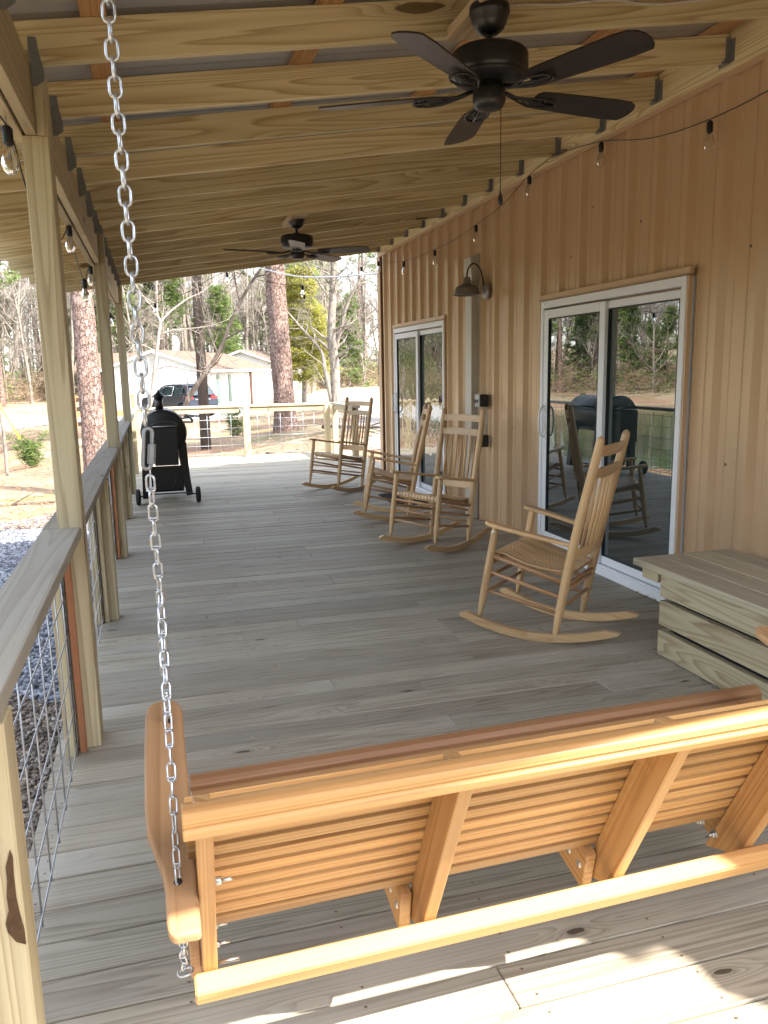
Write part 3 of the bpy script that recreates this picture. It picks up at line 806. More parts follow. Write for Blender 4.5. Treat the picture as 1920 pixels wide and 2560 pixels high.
BP = [(-0.318, 0.625), (-0.314, 0.61), (-0.316, 0.574), (-0.316, 0.528), (-0.313, 0.493), (-0.308, 0.454), (-0.308, 0.425), (-0.324, 0.434), (-0.337, 0.458), (-0.339, 0.476), (-0.331, 0.503), (-0.332, 0.532), (-0.328, 0.565), (-0.328, 0.593)]
one(lambda q: q.prism(BP, -1.5005, -1.4975, np.array([[1, 0, 0, 0], [0, 0, -1, 0], [0, 1, 0, 0], [0, 0, 0, 1.0]]), grain=1), 'bark_pocket', plain('bark_pocket', (.035, .02, .012), .9, var=.6, scale=60, bumpy=1.0, alt=(.10, .05, .02)), left)
far = thingw('deck_railing', 'sunlit yellow pine railing with wire mesh across the far end of the deck', 'railing', (1.3, 14.3, 0), 'deck railings')
one(lambda q: q.box((1.31, 14.33, CT-.019), (3.44, .14, .038), 0, bev=.003), 'cap', M['post'], far)
one(lambda q: (q.box((.535, 14.30, CT-.038-.045), (1.73, .038, .089), 0, bev=.002), q.box((2.26, 14.30, CT-.038-.045), (1.32, .038, .089), 0, bev=.002)), 'top_rail', M['post'], far)
for x in (1.53, 2.99):
    one(lambda q: q.box((x, 14.31, .438), (.115 if x < 2 else .1, .10, .876), 2, bev=.003), 'post', M['post'], far)
for x in (-.27,): one(lambda q: q.box((x, 14.27, .43), (.06, .038, .86), 2), 'batten', M['post'], far)
mesh_panel((-.30, 14.31, 0), (1, 0, 0), 1.76, .02, .79).build('wire_mesh', M['wire'], far)
mesh_panel((1.60, 14.31, 0), (1, 0, 0), 1.34, .02, .79).build('wire_mesh', M['wire'], far)

side = thingw('deck_railing', 'short return railing at the far right corner of the deck', 'railing', (3.1, 13.4, 0), 'deck railings')
one(lambda q: q.prism([(3.05, 14.26), (3.19, 14.26), (3.19, 12.62), (3.05, 12.62)], CT-.036, CT+.002, grain=1), 'cap', M['cap'], side)
one(lambda q: q.box((3.10, 13.45, CT-.038-.045), (.038, 1.55, .089), 1), 'top_rail', M['post'], side)
one(lambda q: q.box((3.12, 12.72, .438), (.1, .09, .876), 2, bev=.003), 'post', M['post'], side)
one(lambda q: q.box((3.10, 14.16, .43), (.09, .10, .86), 2, bev=.003), 'post', M['post'], side)
mesh_panel((3.11, 12.77, 0), (0, 1, 0), 1.34, .02, .79).build('wire_mesh', M['wire'], side)
# ------------------------------------------------------------------ rocking chairs
def make_chair(label):
    t = thing('rocking_chair', label, 'rocking chair', (0, 0, 0), 0, 'slatted rocking chairs along the wall')
    lat = lambda x: .272+(.224-.272)*(x-.268)/(-.168-.268)
    RR = 1.1
    for s in (1, -1):
        top = []; bot = []
        n = 18; xa, xb = .385, -.50
        for i in range(n+1):
            x = xa+(xb-xa)*i/n; zb = x*x/(2*RR)*1.0
            bot.append((x, zb)); top.append((x, zb+.046))
        ol = bot+[(xb-.012, bot[-1][1]+.018)]+top[::-1]
        ol = bot + [(-.515, .5**2/2.2+.016), (-.435, .435**2/2.2+.046)] + [p for p in top[::-1] if p[0] > -.43 and p[0] < .33] + [(.345, .345**2/2.2+.046), (.392, .392**2/2.2+.014)]
        # local x -> x, local y -> z, thickness along y following the splay
        dy = (lat(.385)-lat(-.5))/.885; a = math.atan(dy*s)
        Mx = T(0, s*lat(0), 0) @ RZ(a) @ np.array([[1, 0, 0, 0], [0, 0, -1, 0], [0, 1, 0, 0], [0, 0, 0, 1.0]])
        one(lambda q: q.prism(ol, -.015, .015, Mx, grain=0), 'rocker', M['oak'], t)
        # front leg, turned with a tapered foot
        A = Vector((.268, s*.272, .085)); B = Vector((.204, s*.265, .618))
        ts = [0, .06, .16, .26, .5, .8, .97, 1]; rs = [.011, .0145, .019, .0215, .0215, .0205, .019, .018]
        one(lambda q: q.tube([A.lerp(B, k) for k in ts], rs, 14), 'leg', M['oak'], t)
        A = Vector((-.166, s*.224, .045)); B = Vector((-.331, s*.228, 1.159))
        ts = [0, .03, .08, .13, .3, .42, .6, .8, .93, .975, .99, 1.0]; rs = [.012, .016, .021, .0235, .0255, .026, .0255, .0245, .0235, .0230, .018, .006]
        def bend(k):
            p = A.lerp(B, k); p.x += .012*math.sin(math.pi*min(1, k/.9)); return p
        one(lambda q: q.tube([bend(k) for k in ts], rs, 14), 'back_post', M['oak'], t)
        # arm: flat paddle
        pts_out = [(.262, .268), (.258, .296), (.235, .312), (.18, .314), (.08, .304), (-.02, .286), (-.12, .262), (-.215, .243), (-.222, .215), (-.12, .222), (-.02, .236), (.08, .250), (.17, .252), (.225, .246), (.252, .252)]
        ol2 = [(x, s*y) for x, y in pts_out]
        # tilt: z from .633 at x=.233 to .572 at -.192
        tl = math.atan((.633-.572)/.425)
        Mx = T(.233, 0, .621) @ RY(-tl) @ T(-.233, 0, 0)
        def armf(q): q.prism(ol2, 0, .022, Mx, grain=0)
        ao = one(armf, 'arm', M['oak'], t)
        bv = ao.modifiers.new('bevel', 'BEVEL'); bv.width = .006; bv.segments = 2; bv.limit_method = 'ANGLE'; bv.angle_limit = R(40)
        # screw plug below the arm
        one(lambda q: q.lathe([(0, -.0245), (.006, -.024), (.010, -.022), (.010, -.019)], Mx=T(.207, s*.265, .585) @ RX(-s*math.pi/2) @ RX(math.pi), n=10), 'screw_cover', M['bolt'], t)
    # seat: slats running front to back over a dished frame
    prof = [(.226, .448), (.220, .464), (.200, .473), (.15, .468), (.09, .450), (.02, .432), (-.06, .420), (-.14, .414), (-.215, .414)]
    def seat(q):
        n = 13
        for i in range(n):
            f0 = (i+.13)/n; f1 = (i+.87)/n; rnd = rng.random(); ou = rng.random()*4
            rows = []
            for (x, z) in prof:
                w = .243 if x > 0 else .243-.05*min(1, -x/.2)*1.0
                ya, yb_ = -w+2*w*f0, -w+2*w*f1
                rows.append((x, ya, yb_, z))
            b0 = len(q.v)
            for (x, ya, yb_, z) in rows:
                q.v += [(x, ya, z), (x, yb_, z), (x, yb_, z-.012), (x, ya, z-.012)]
            for r in range(len(rows)-1):
                a = b0+4*r; u = ou+r*.06
                for e in range(4):
                    e2 = (e+1) % 4
                    q.face([a+e, a+4+e, a+4+e2, a+e2], [(u, e*.03), (u+.06, e*.03), (u+.06, e*.03+.03), (u, e*.03+.03)], rnd)
            q.face([b0+3, b0+2, b0+1, b0], [(0, 0)]*4, rnd); a = b0+4*(len(rows)-1); q.face([a, a+1, a+2, a+3], [(0, 0)]*4, rnd)
    one(seat, 'seat', M['oak'], t)
    def sfr(q):
        q.bar((.19, -.245, .435), (.19, .245, .435), .022, .038, bev=.003); q.bar((-.185, -.20, .388), (-.185, .20, .388), .022, .034, bev=.003)
        for s in (1, -1): q.bar((.18, s*.20, .43), (-.19, s*.165, .385), .020, .030, bev=.003)
    one(sfr, 'seat_frame', M['oakdark'], t)
    # rungs
    fl = lambda z: .268+(.204-.268)*(z-.085)/(.618-.085)
    rl = lambda z: -.166-.165*(z-.045)/1.114
    for s in (1, -1):
        for za, zb in ((.45, .355), (.355, .268), (.245, .178)):
            one(lambda q: q.tube([(fl(za), s*.268, za), ((fl(za)+rl(zb))/2, s*.247, (za+zb)/2), (rl(zb), s*.225, zb)], [.0095, .012, .0095], 10), 'rung', M['oakdark'], t)
    for z in (.40, .315, .225): one(lambda q: q.tube([(fl(z), -.27, z), (fl(z), 0, z), (fl(z), .27, z)], [.0095, .012, .0095], 10), 'rung', M['oakdark'], t)
    for z in (.31, .215, .345): one(lambda q: q.tube([(rl(z), -.22, z), (rl(z), 0, z), (rl(z), .22, z)], [.0095, .012, .0095], 10), 'rung', M['oakdark'], t)
    # crest rails and lower back rail, bowed backwards
    def rail(q, z, h, bow, th=.016):
        ln = Vector((-.165, 0, 1.114)).normalized(); n = 10; b0 = len(q.v); rnd = rng.random(); px = rl(z)+.012
        for i in range(n+1):
            y = -.222+.444*i/n; f = 1-(2*i/n-1)**2; xb = px-bow*f**.6
            arch = .006*f
            for (dx, dz) in ((th/2, -h/2), (th/2, h/2+arch), (-th/2, h/2+arch), (-th/2, -h/2)):
                q.v.append((xb+dx+ln.x*dz, y, z+ln.z*dz))
        for i in range(n):
            a = b0+4*i
            for e in range(4):
                e2 = (e+1) % 4
                q.face([a+e, a+e2, a+4+e2, a+4+e], [(i*.045, e*.05), (i*.045, e*.05+.05), (i*.045+.045, e*.05+.05), (i*.045+.045, e*.05)], rnd)
    one(lambda q: rail(q, 1.075, .052, .034), 'crest_rail', M['oak'], t)
    one(lambda q: rail(q, .958, .052, .034), 'crest_rail', M['oak'], t)
    one(lambda q: rail(q, .515, .055, .038), 'lower_rail', M['oak'], t)
    for i in range(7):
        y = -.165+.33*i/6; f = (1-(y/.222)**2)**.6
        xa, xb = rl(.53)+.012-.038*f, rl(.95)+.012-.034*f
        one(lambda q: q.tube([(xa, y, .53), ((xa+xb)/2-.004, y, .74), (xb, y, .945)], [.008, .0125, .008], 8, squash=.75), 'spindle', M['oak'], t)
    return t
def pose(o, X, Y, h, p):
    m = Matrix.Translation((X, Y, 0)) @ Matrix.Rotation(h, 4, 'Z') @ Matrix.Translation((1.1*p, 0, 1.1)) @ Matrix.Rotation(p, 4, 'Y') @ Matrix.Translation((0, 0, -1.1))
    o.rotation_mode = 'XYZ'; o.location = m.to_translation(); o.rotation_euler = m.to_euler()
ch = make_chair('nearest oak rocking chair, turned away, in front of the near sliding door')
poses = [((2.076, 4.038, 2.297, -.057), None),
         ((2.217, 6.271, -2.709, -.019), 'slatted rocking chair facing the railing, just below the wall switch box'),
         ((2.248, 7.734, 2.901, -.062), 'rocking chair seen sideways beside the black mat and far sliding door'),
         ((2.177, 9.751, -2.642, -.033), 'farthest rocking chair, standing alone near the corner of the building')]
for i, (ps, lb) in enumerate(poses):
    o = ch if i == 0 else copy_tree(ch)
    if lb: o['label'] = lb
    pose(o, *ps)

# ------------------------------------------------------------------ wooden storage box
box = thingw('storage_box', 'low wooden box of three pine planks with plank lid against the wall', 'box', (2.75, 2.8, 0))
X0, X1, Y0, Y1 = 2.437, 3.03, 2.12, 3.432
for i, (za, zb) in enumerate(((.006, .138), (.167, .295), (.317, .442))):
    one(lambda q: q.box((X0+.019+i*.0015, (Y0+Y1)/2, (za+zb)/2), (.038, Y1-Y0, zb-za), 1, bev=.003), 'side_plank', M['box'], box)
    one(lambda q: q.box(((X0+X1)/2, Y1-.019, (za+zb)/2), (X1-X0-.08, .034, zb-za), 0, bev=.003), 'end_plank', M['box'], box)
    one(lambda q: q.box(((X0+X1)/2, Y0+.019, (za+zb)/2), (X1-X0-.08, .034, zb-za), 0, bev=.003), 'end_plank', M['box'], box)
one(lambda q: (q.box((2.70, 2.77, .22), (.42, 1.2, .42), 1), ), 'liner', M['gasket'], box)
def lid(q):
    xs = [2.402, 2.557, 2.712, 2.867, 3.026]
    for a, c in zip(xs[:-1], xs[1:]): q.box(((a+c)/2, 2.80, .461), (c-a-.004, 1.66, .036), 1, bev=.003)
one(lid, 'lid', M['boxtop'], box)
one(lambda q: q.box((2.60, 3.54, .408), (.30, .14, .066), 0, bev=.003), 'cleat', M['box'], box)
bk = MB(); bk.box((0, 0, .006), (.16, .05, .012), 0, bev=.004); bk.box((.0, .0, .014), (.05, .04, .014), 0, bev=.004); bk.tube([(-.06, 0, .012), (-.09, .015, .016), (-.10, .02, .006)], .006, 8)
hb = bk.build('latch', M['mat']); hb.location = (2.93, 3.18, .480); hb.rotation_euler = (0, 0, .9)
tag(hb, 'small black latch lying on the lid of the wooden box', 'latch')

# ------------------------------------------------------------------ porch swing
O = Vector((0, 1.164, .85)); DN = Vector((0, .454, -.891)); FN = Vector((0, .891, .454)); SF = Vector((0, .977, .215)); SU = Vector((0, -.215, .977))
EX = Vector((1, .017, .002))
def bp(x, p, q): return O+EX*x+DN*p+FN*q
sw = thingw('porch_swing', 'varnished cedar slatted porch swing hanging on chains, seen from behind', 'swing', (.83, 1.5, .35))
W = 1.68
# basis matrix for back frame: local x -> EX, y -> FN, z -> -DN
Bk = np.array(Matrix((EX, FN, -DN)).transposed().to_4x4()); Bk[:3, 3] = O
def bevmod(o, w=.004, seg=2):
    bv = o.modifiers.new('bevel', 'BEVEL'); bv.width = w; bv.segments = seg; bv.limit_method = 'ANGLE'; bv.angle_limit = R(35); bv.harden_normals = False
    for pl in o.data.polygons: pl.use_smooth = False
    return o
# top rail: profile in (q, -p), extruded along EX
prof = [(-.020, -.072), (-.024, -.066), (-.024, -.050), (-.017, -.047), (-.016, -.044), (-.018, -.037), (-.010, -.026), (.004, -.024), (.020, -.034), (.032, -.052), (.046, -.075), (.070, -.108), (.092, -.138), (.104, -.152), (.104, -.165), (.09, -.16), (.03, -.10)]
PX = np.eye(4); PX[:3, 0] = np.array(FN); PX[:3, 1] = np.array(-DN); PX[:3, 2] = np.array(EX); PX[:3, 3] = np.array(O)
def toprail(q):
    q.prism(prof, -.004, W, PX, grain=2)
bevmod(one(toprail, 'top_rail', M['cedar'], sw), .003)
def slats(q):
    for i in range(10):
        p0 = .152+i*.0435
        q.box((W/2, .102, -(p0+.0148)), (W-.004, .026, .0295), 0, Bk, bev=.0012)
one(slats, 'backrest', M['cedar'], sw)
SX = [.030, .487, .946, 1.305, 1.64]
for i, x in enumerate(SX):
    def sp(q):
        q.prism([(0, -.070), (0, -.60), (.088, -.70), (.088, -.112), (.03, -.07)], x-.0145, x+.0145, PX, grain=1)
    bevmod(one(sp, 'back_support', M['cedar'], sw), .003)
one(lambda q: q.box((W/2, -.0215, -.585), (W+.004, .041, .046), 0, Bk, bev=.004), 'low_rail', M['cedar'], sw)
# seat: slats along x, on brackets running forward under the seat
S0 = Vector((0, 1.500, .372))
Sm = np.eye(4); Sm[:3, 0] = np.array(EX); Sm[:3, 1] = np.array(SF); Sm[:3, 2] = np.array(SU); Sm[:3, 3] = np.array(S0)
def seats(q):
    for i in range(9):
        q.box((.02+(1.74-.02)/2-.01, .038+i*.0435, .009), (1.70, .0345, .018), 0, Sm, bev=.003)
one(seats, 'seat', M['cedarred'], sw)
def sroll(q):
    PS = np.eye(4); PS[:3, 0] = np.array(SF); PS[:3, 1] = np.array(SU); PS[:3, 2] = np.array(EX); PS[:3, 3] = np.array(S0)
    q.prism([(.408, .000), (.412, .022), (.425, .031), (.445, .030), (.462, .020), (.468, .000), (.464, -.012), (.425, -.012)], .02, 1.755, PS, grain=2)
bevmod(one(sroll, 'seat_front_rail', M['cedarred'], sw), .002)
for i, x in enumerate(SX):
    s = -1 if i < 3 else 1
    xx = x-.0305 if i in (1, 2) else (x+.0305 if i > 2 else x-.0265)
    w = .026 if i else .022
    def br(q):
        q.box((xx, .235-.02, -.055), (w, .46, .108), 1, Sm, bev=.003)
    b_ = one(br, 'seat_bracket', M['cedarred'] if i == 0 else M['cedar'], sw)
    for (yy, zz) in ((.012, -.055), (.062, -.060)):
        def bolts(q):
            if i == 0:
                q.tube([Vector(S0)+EX*(x+.0145)+SF*yy+SU*zz, Vector(S0)+EX*(x+.045)+SF*yy+SU*zz], .0035, 8)
                q.tube([Vector(S0)+EX*(x+.0145)+SF*yy+SU*zz, Vector(S0)+EX*(x+.024)+SF*yy+SU*zz], .008, 6)
            elif i == 3:
                a = Vector(S0)+EX*(x-.0145)+SF*yy+SU*zz
                q.tube([a, a-EX*.003], .0125, 12); q.tube([a, a-EX*.011], .008, 6); q.tube([a, a-EX*.018], .0035, 8)
            else:
                a = Vector(S0)+EX*(x-.0435)+SF*yy+SU*zz
                q.tube([a+EX*.002, a-EX*.001, a-EX*.004], [.010, .010, .005], 12)
        one(bolts, 'bolt', M['bolt'], b_)
one(lambda q: (q.tube([(.055, 1.245, .655), (.072, 1.245, .655)], .0035, 8), q.tube([(.044, 1.245, .655), (.054, 1.245, .655)], .008, 6),
               q.tube([(.045, 1.452, .335), (.088, 1.448, .338)], .0042, 8)), 'bolt', M['bolt'], sw)
# arms
arm_ol = [(-.072, 1.831), (-.067, 1.868), (-.051, 1.881), (-.023, 1.886), (-.0, 1.879), (.013, 1.845), (.013, 1.725), (.014, 1.595), (.015, 1.515), (.0155, 1.361), (.0155, 1.227), (-.028, 1.227), (-.038, 1.238), (-.0405, 1.261), (-.041, 1.328), (-.046, 1.371), (-.058, 1.421), (-.071, 1.469), (-.075, 1.54), (-.075, 1.70)]
def armz(y): return .58+.22*(y-1.225)
# local frame of the arm board
th = math.atan(.22)
for k in (0, 1):
    Am = T(0 if k == 0 else 1.67, 1.225, .58) @ RX(th)
    ol = [((x if k == 0 else -x), (y-1.225)/math.cos(th)) for x, y in arm_ol]
    a_ = one(lambda q: q.prism(ol, -.024, 0, Am, grain=1), 'arm', M['cedararm'], sw); bevmod(a_, .007, 3)
    # chain holes: flat black discs stand in for the shade inside them
    for (hy, hr) in ((1.337, .008), (1.801, .008)):
        def holes(q):
            q.lathe([(hr, .0006), (.0, .0006)], Mx=Am @ T(-.018 if k == 0 else .018, (hy-1.225)/math.cos(th), 0), n=18, cap=False)
        one(holes, 'chain_hole', M['gasket'], a_)
    ax = -.018 if k == 0 else 1.67+.018
    one(lambda q: q.bar((-.028 if k == 0 else 1.70, 1.78, .43), (-.028 if k == 0 else 1.70, 1.78, .68), .028, .07, up=(0, 1, 0), bev=.004), 'arm_support', M['cedararm'], sw)

# ------------------------------------------------------------------ swing chains
def link(q, c, d, side, L, w, r, n=6):
    """oval link centred at c, long axis d, wide axis side"""
    d = Vector(d).normalized(); side = Vector(side); side = (side-d*side.dot(d)).normalized(); pts = []
    h = L/2-w/2
    for i in range(6):
        a = math.pi*i/5; pts.append(Vector(c)+d*(h+math.sin(a)*w/2)+side*math.cos(a)*w/2)
    for i in range(6):
        a = math.pi*i/5; pts.append(Vector(c)-d*(h+math.sin(a)*w/2)-side*math.cos(a)*w/2)
    q.tube(pts, r, n, close=True)
def chain_line(q, A, B, pitch, w, r, twist0=0.0, twist=math.pi/2, jit=0.0, knot=False):
    A = Vector(A); B = Vector(B); d = (B-A); L = d.length; n = max(1, round(L/pitch)); pitch = L/n; dn = d.normalized()
    s0 = Vector((1, 0, 0)); s0 = (s0-dn*s0.dot(dn)).normalized(); s1 = dn.cross(s0)
    for i in range(n):
        a = twist0+twist*i+rng.uniform(-jit, jit); side = s0*math.cos(a)+s1*math.sin(a)
        c = A+dn*pitch*(i+.5)
        link(q, c, dn, side, pitch+2.1*r, w, r)
        if knot:   # wrapped end of the twisted double-loop link
            e = c+dn*(pitch/2-.003)
            for k in (-1, 1):
                q.tube([e+side*(w*.55)+dn*k*.0022, e+dn.cross(side)*(w*.3)*k+dn*k*.0022, e-side*(w*.55)+dn*k*.0022], r*.85, 5)
def make_chain(x, mirror, label):
    def P(dx, y, z): return (x+dx*(-1 if mirror else 1), y, z)
    t = thingw('hanging_chain', label, 'chain', (x, 1.58, 2.4))
    one(lambda q: chain_line(q, P(-.044, 1.58, 2.74), P(-.0205, 1.58, 1.405), .0305, .0205, .0030, .15, math.pi/2, .10), 'heavy_chain', M['chain'], t)
    def snap(q):
        c0 = Vector(P(-.0205, 1.58, 1.358)); d = Vector((.1, 0, 1)).normalized()
        link(q, c0, d, (1, .3, 0), .078, .016, .0038, 8)
        q.tube([c0-d*.030+Vector((.008, 0, 0)), c0-d*.029+Vector((.008, 0, 0)), c0+d*.008+Vector((.008, 0, 0)), c0+d*.009+Vector((.008, 0, 0))], [.004, .0075, .0075, .004], 6, smooth=False)
    one(snap, 'snap_hook', M['plate'], t)
    one(lambda q: chain_line(q, P(-.0195, 1.58, 1.305), P(-.016, 1.58, 1.075), .0290, .0165, .0024, .5, 1.45, .2, True), 'twisted_chain', M['chain'], t)
    one(lambda q: chain_line(q, P(-.016, 1.58, 1.075), P(-.023, 1.803, .700), .0290, .0150, .0022, .3, 1.2, .35, True), 'front_strand', M['chain'], t)
    def rear(q):
        chain_line(q, P(-.016, 1.58, 1.075), P(-.018, 1.337, .60), .0290, .0150, .0022, .9, 1.35, .3, True)
        chain_line(q, P(-.018, 1.337, .60), P(-.017, 1.40, .44), .026, .0150, .0022, .2, 1.3, .3, True)
        chain_line(q, P(-.017, 1.40, .44), P(-.020, 1.458, .336), .026, .0150, .0022, .2, 1.3, .3, True)
        link(q, P(-.018, 1.458, .325), (1, 0, .1), (0, 1, 0), .03, .022, .0026)
    one(rear, 'rear_strand', M['chain'], t)
    one(lambda q: (q.tube([P(-.044, 1.58, 2.73), P(-.044, 1.58, 2.76), P(-.044, 1.56, 2.775), P(-.044, 1.545, 2.76)], .004, 8), q.bar(P(-.06, 1.36, 2.775), P(-.06, 1.95, 2.775), .038, .089)), 'ceiling_hook', M['plate'], t)
make_chain(0, False, 'zinc chain hanging from the rafters to the left arm of the swing')
make_chain(1.67, True, 'zinc chain holding the right arm of the swing')

# ------------------------------------------------------------------ ceiling fans
def make_fan(label, ph):
    t = thing('ceiling_fan', label, 'ceiling fan', (0, 0, 0), 0, 'ceiling fans')
    one(lambda q: q.lathe([(.062, .318), (.073, .31), (.075, .285), (.069, .276), (.064, .255), (.052, .232), (.034, .217), (.016, .213)], n=28), 'canopy', M['blackpaint'], t)
    one(lambda q: q.lathe([(.0125, .30), (.0125, .155)], n=14), 'downrod', M['blackpaint'], t)
    one(lambda q: q.lathe([(.016, .185), (.026, .176), (.03, .165), (.085, .163), (.130, .156), (.142, .146), (.144, .136), (.144, .082), (.136, .074), (.138, .066), (.126, .056), (.08, .050), (.05, .048)], n=36), 'motor_housing', M['blackpaint'], t)
    one(lambda q: q.lathe([(.05, .05), (.05, .035), (.060, .028), (.062, -.012), (.056, -.03), (.045, -.040), (.02, -.044), (.0, -.045)], n=28), 'switch_housing', M['blackpaint'], t)
    for k in range(5):
        a = ph+k*2*math.pi/5; Mz = RZ(a)
        Mb = Mz @ T(0, 0, .012) @ RX(R(-12))
        ol = [(.195, -.035), (.21, -.052), (.25, -.057), (.40, -.064), (.56, -.070), (.615, -.066), (.645, -.048), (.658, -.02), (.660, .015), (.652, .045), (.640, .062), (.56, .068), (.40, .064), (.25, .057), (.21, .052), (.195, .035)]
        bl = one(lambda q: q.prism(ol, 0, .006, Mb, grain=0), 'blade', M['blade'], t)
        def iron(q):
            for s in (1, -1):
                q.tube([tuple((Mz @ np.array([x, s*y, z, 1]))[:3]) for x, y, z in ((.055, .004, .028), (.10, .006, .012), (.14, .02, .006), (.185, .042, .003), (.235, .046, .002), (.275, .030, .001), (.29, .0, .0))], .0048, 6)
            q.tube([tuple((Mz @ np.array([x, y, z, 1]))[:3]) for x, y, z in ((.055, 0, .03), (.12, 0, .012), (.20, 0, .002), (.285, 0, 0))], .006, 6)
            for s in (1, -1): q.tube([tuple((Mz @ np.array([x, s*y, z, 1]))[:3]) for x, y, z in ((.15, .012, .004), (.19, .02, .0), (.22, .012, .0), (.24, .0, .0))], .0035, 6)
            q.lathe([(.0, -.006), (.012, -.005), (.014, 0), (.014, .008)], Mx=Mb @ T(.25, 0, -.002), n=10)
        one(iron, 'blade_iron', M['blackpaint'], bl)
    def pc(q):
        q.tube([(.035, -.03, -.02), (.035, -.03, -.34)], .0016, 5)
    p_ = one(pc, 'pull_chain', M['brown'], t)
    one(lambda q: q.lathe([(.0, -.052), (.008, -.048), (.0105, -.036), (.008, -.02), (.003, -.008), (.002, 0)], Mx=T(.035, -.03, -.335), n=12), 'pull_knob', M['blackpaint'], p_)
    return t
f1 = make_fan('large near black ceiling fan with five dark blades', -1.128); f1.location = (1.272, 2.96, 2.487)
f2 = copy_tree(f1); f2['label'] = 'far black ceiling fan hanging in front of the bright trees'; f2.location = (1.298, 7.271, 2.511); f2.rotation_euler = (0, 0, -.494+1.128)

# ------------------------------------------------------------------ wall lamp, downpipe, electrical boxes
lp = thingw('wall_lamp', 'galvanised barn lamp with a curved gooseneck arm on the tan wall', 'lamp', (3.04, 7.125, 2.19))
one(lambda q: q.lathe([(.0, .026), (.02, .026), (.045, .020), (.062, .016), (.064, .008), (.072, .006), (.072, -.012)], Mx=T(3.034, 7.125, 2.19) @ RY(-math.pi/2), n=32), 'backplate', M['lampwhite'], lp)
one(lambda q: q.tube(smooth([(3.02, 7.13, 2.235), (3.010, 7.13, 2.30), (2.985, 7.13, 2.385), (2.945, 7.135, 2.435), (2.905, 7.14, 2.437), (2.872, 7.145, 2.40), (2.860, 7.15, 2.35), (2.858, 7.15, 2.315)]), .0075, 10), 'gooseneck', M['brown'], lp)
one(lambda q: q.lathe([(.0, .165), (.028, .163), (.032, .155), (.037, .115), (.042, .098), (.060, .090), (.088, .082), (.104, .066), (.113, .040), (.120, .012), (.130, .0), (.128, -.002), (.117, .012), (.108, .038), (.098, .06), (.05, .08), (0, .085)], Mx=T(2.858, 7.15, 2.158), n=40), 'shade', M['lampgalv'], lp)
one(lambda q: q.lathe([(.0, .0), (.02, .008), (.03, .03), (.028, .05), (.014, .075), (.012, .1)], Mx=T(2.858, 7.15, 2.165), n=16), 'bulb', M['bulb'], lp)
dp = thingw('downpipe', 'pale square downpipe running down the tan wall behind the lamp', 'pipe', (3.0, 7.4, 1.2))
one(lambda q: q.box((3.0, 7.375, 1.16), (.078, .155, 2.32), 2, bev=.006), 'pipe', M['chase'], dp)
one(lambda q: (q.prism([(3.045, 2.56), (2.955, 2.52), (2.955, 2.42), (2.967, 2.315), (3.045, 2.315)], -7.47, -7.29, np.array([[1, 0, 0, 0], [0, 0, -1, 0], [0, 1, 0, 0], [0, 0, 0, 1.0]]), grain=1)), 'elbow', M['chase'], dp)
sb = thingw('outlet_box', 'grey electrical box with two outlets above the rocking chair', 'electrical box', (3.0, 7.1, 1.18), 'electrical boxes')
one(lambda q: q.box((3.002, 7.122, 1.182), (.085, .108, .115), 2, bev=.004), 'housing', M['gasket'], sb)
one(lambda q: q.box((2.955, 7.122, 1.182), (.010, .108, .118), 2, bev=.002), 'cover', M['switch'], sb)
def tog(q):
    for dy in (-.022, .022):
        q.lathe([(.0, .012), (.006, .011), (.008, .0)], Mx=T(2.950, 7.122+dy, 1.178) @ RY(-math.pi/2), n=10)
        q.box((2.946, 7.122+dy, 1.184), (.008, .007, .02), 2); q.tube([(2.948, 7.122+dy, 1.172), (2.94, 7.122+dy+.012, 1.158)], .004, 6)
    for z in (1.228, 1.137): q.lathe([(.0, .0035), (.004, .002), (.004, 0)], Mx=T(2.950, 7.122, z) @ RY(-math.pi/2), n=8)
one(tog, 'toggle', M['gasket'], sb)
s2 = thingw('outlet_box', 'small black electrical box low on the wall behind the rocking chair', 'electrical box', (3.0, 7.08, .80), 'electrical boxes')
one(lambda q: q.box((3.004, 7.08, .80), (.075, .075, .115), 2, bev=.005), 'housing', M['gasket'], s2)
one(lambda q: q.box((2.962, 7.08, .80), (.009, .078, .118), 2, bev=.003), 'cover', M['mat'], s2)
one(lambda q: q.tube([(3.035, 7.09, 1.125), (3.035, 7.09, .86)], .009, 8), 'conduit', M['switch'], s2)

# doormat
mt = MB()
mt.box((0, 0, .006), (.46, .80, .012), 0, bev=.003)
for i in range(26): mt.box((0, -.375+i*.03, .015), (.42, .016, .007), 0)
mo = mt.build('doormat', M['mat']); mo.location = (2.72, 8.72, 0); mo.rotation_euler = (0, 0, -.04)
tag(mo, 'black ribbed rubber doormat in front of the far sliding door', 'doormat')

# dry leaves blown against the door sill
lf = MB()
for i in range(26):
    x, y = 3.0-abs(rng.gauss(0, .025)), rng.choice([3.9, 4.15, 4.3, 4.4, 3.75])+rng.gauss(0, .06)
    a = rng.uniform(0, 6.28); s = rng.uniform(.008, .022)
    P = [(x+s*math.cos(a+q), y+s*.6*math.sin(a+q), .004+abs(rng.gauss(0, .004))) for q in (0, 1.2, 2.6, 3.6, 5)]
    lf.quad(P, rng.random(), [(0, 0)]*5)
tag(lf.build('leaves', stone_mat('dry_leaf', [(0, (.10, .05, .025)), (1, (.36, .22, .11))])), 'dry leaf crumbs blown against the door sill', 'leaves', kind='stuff')

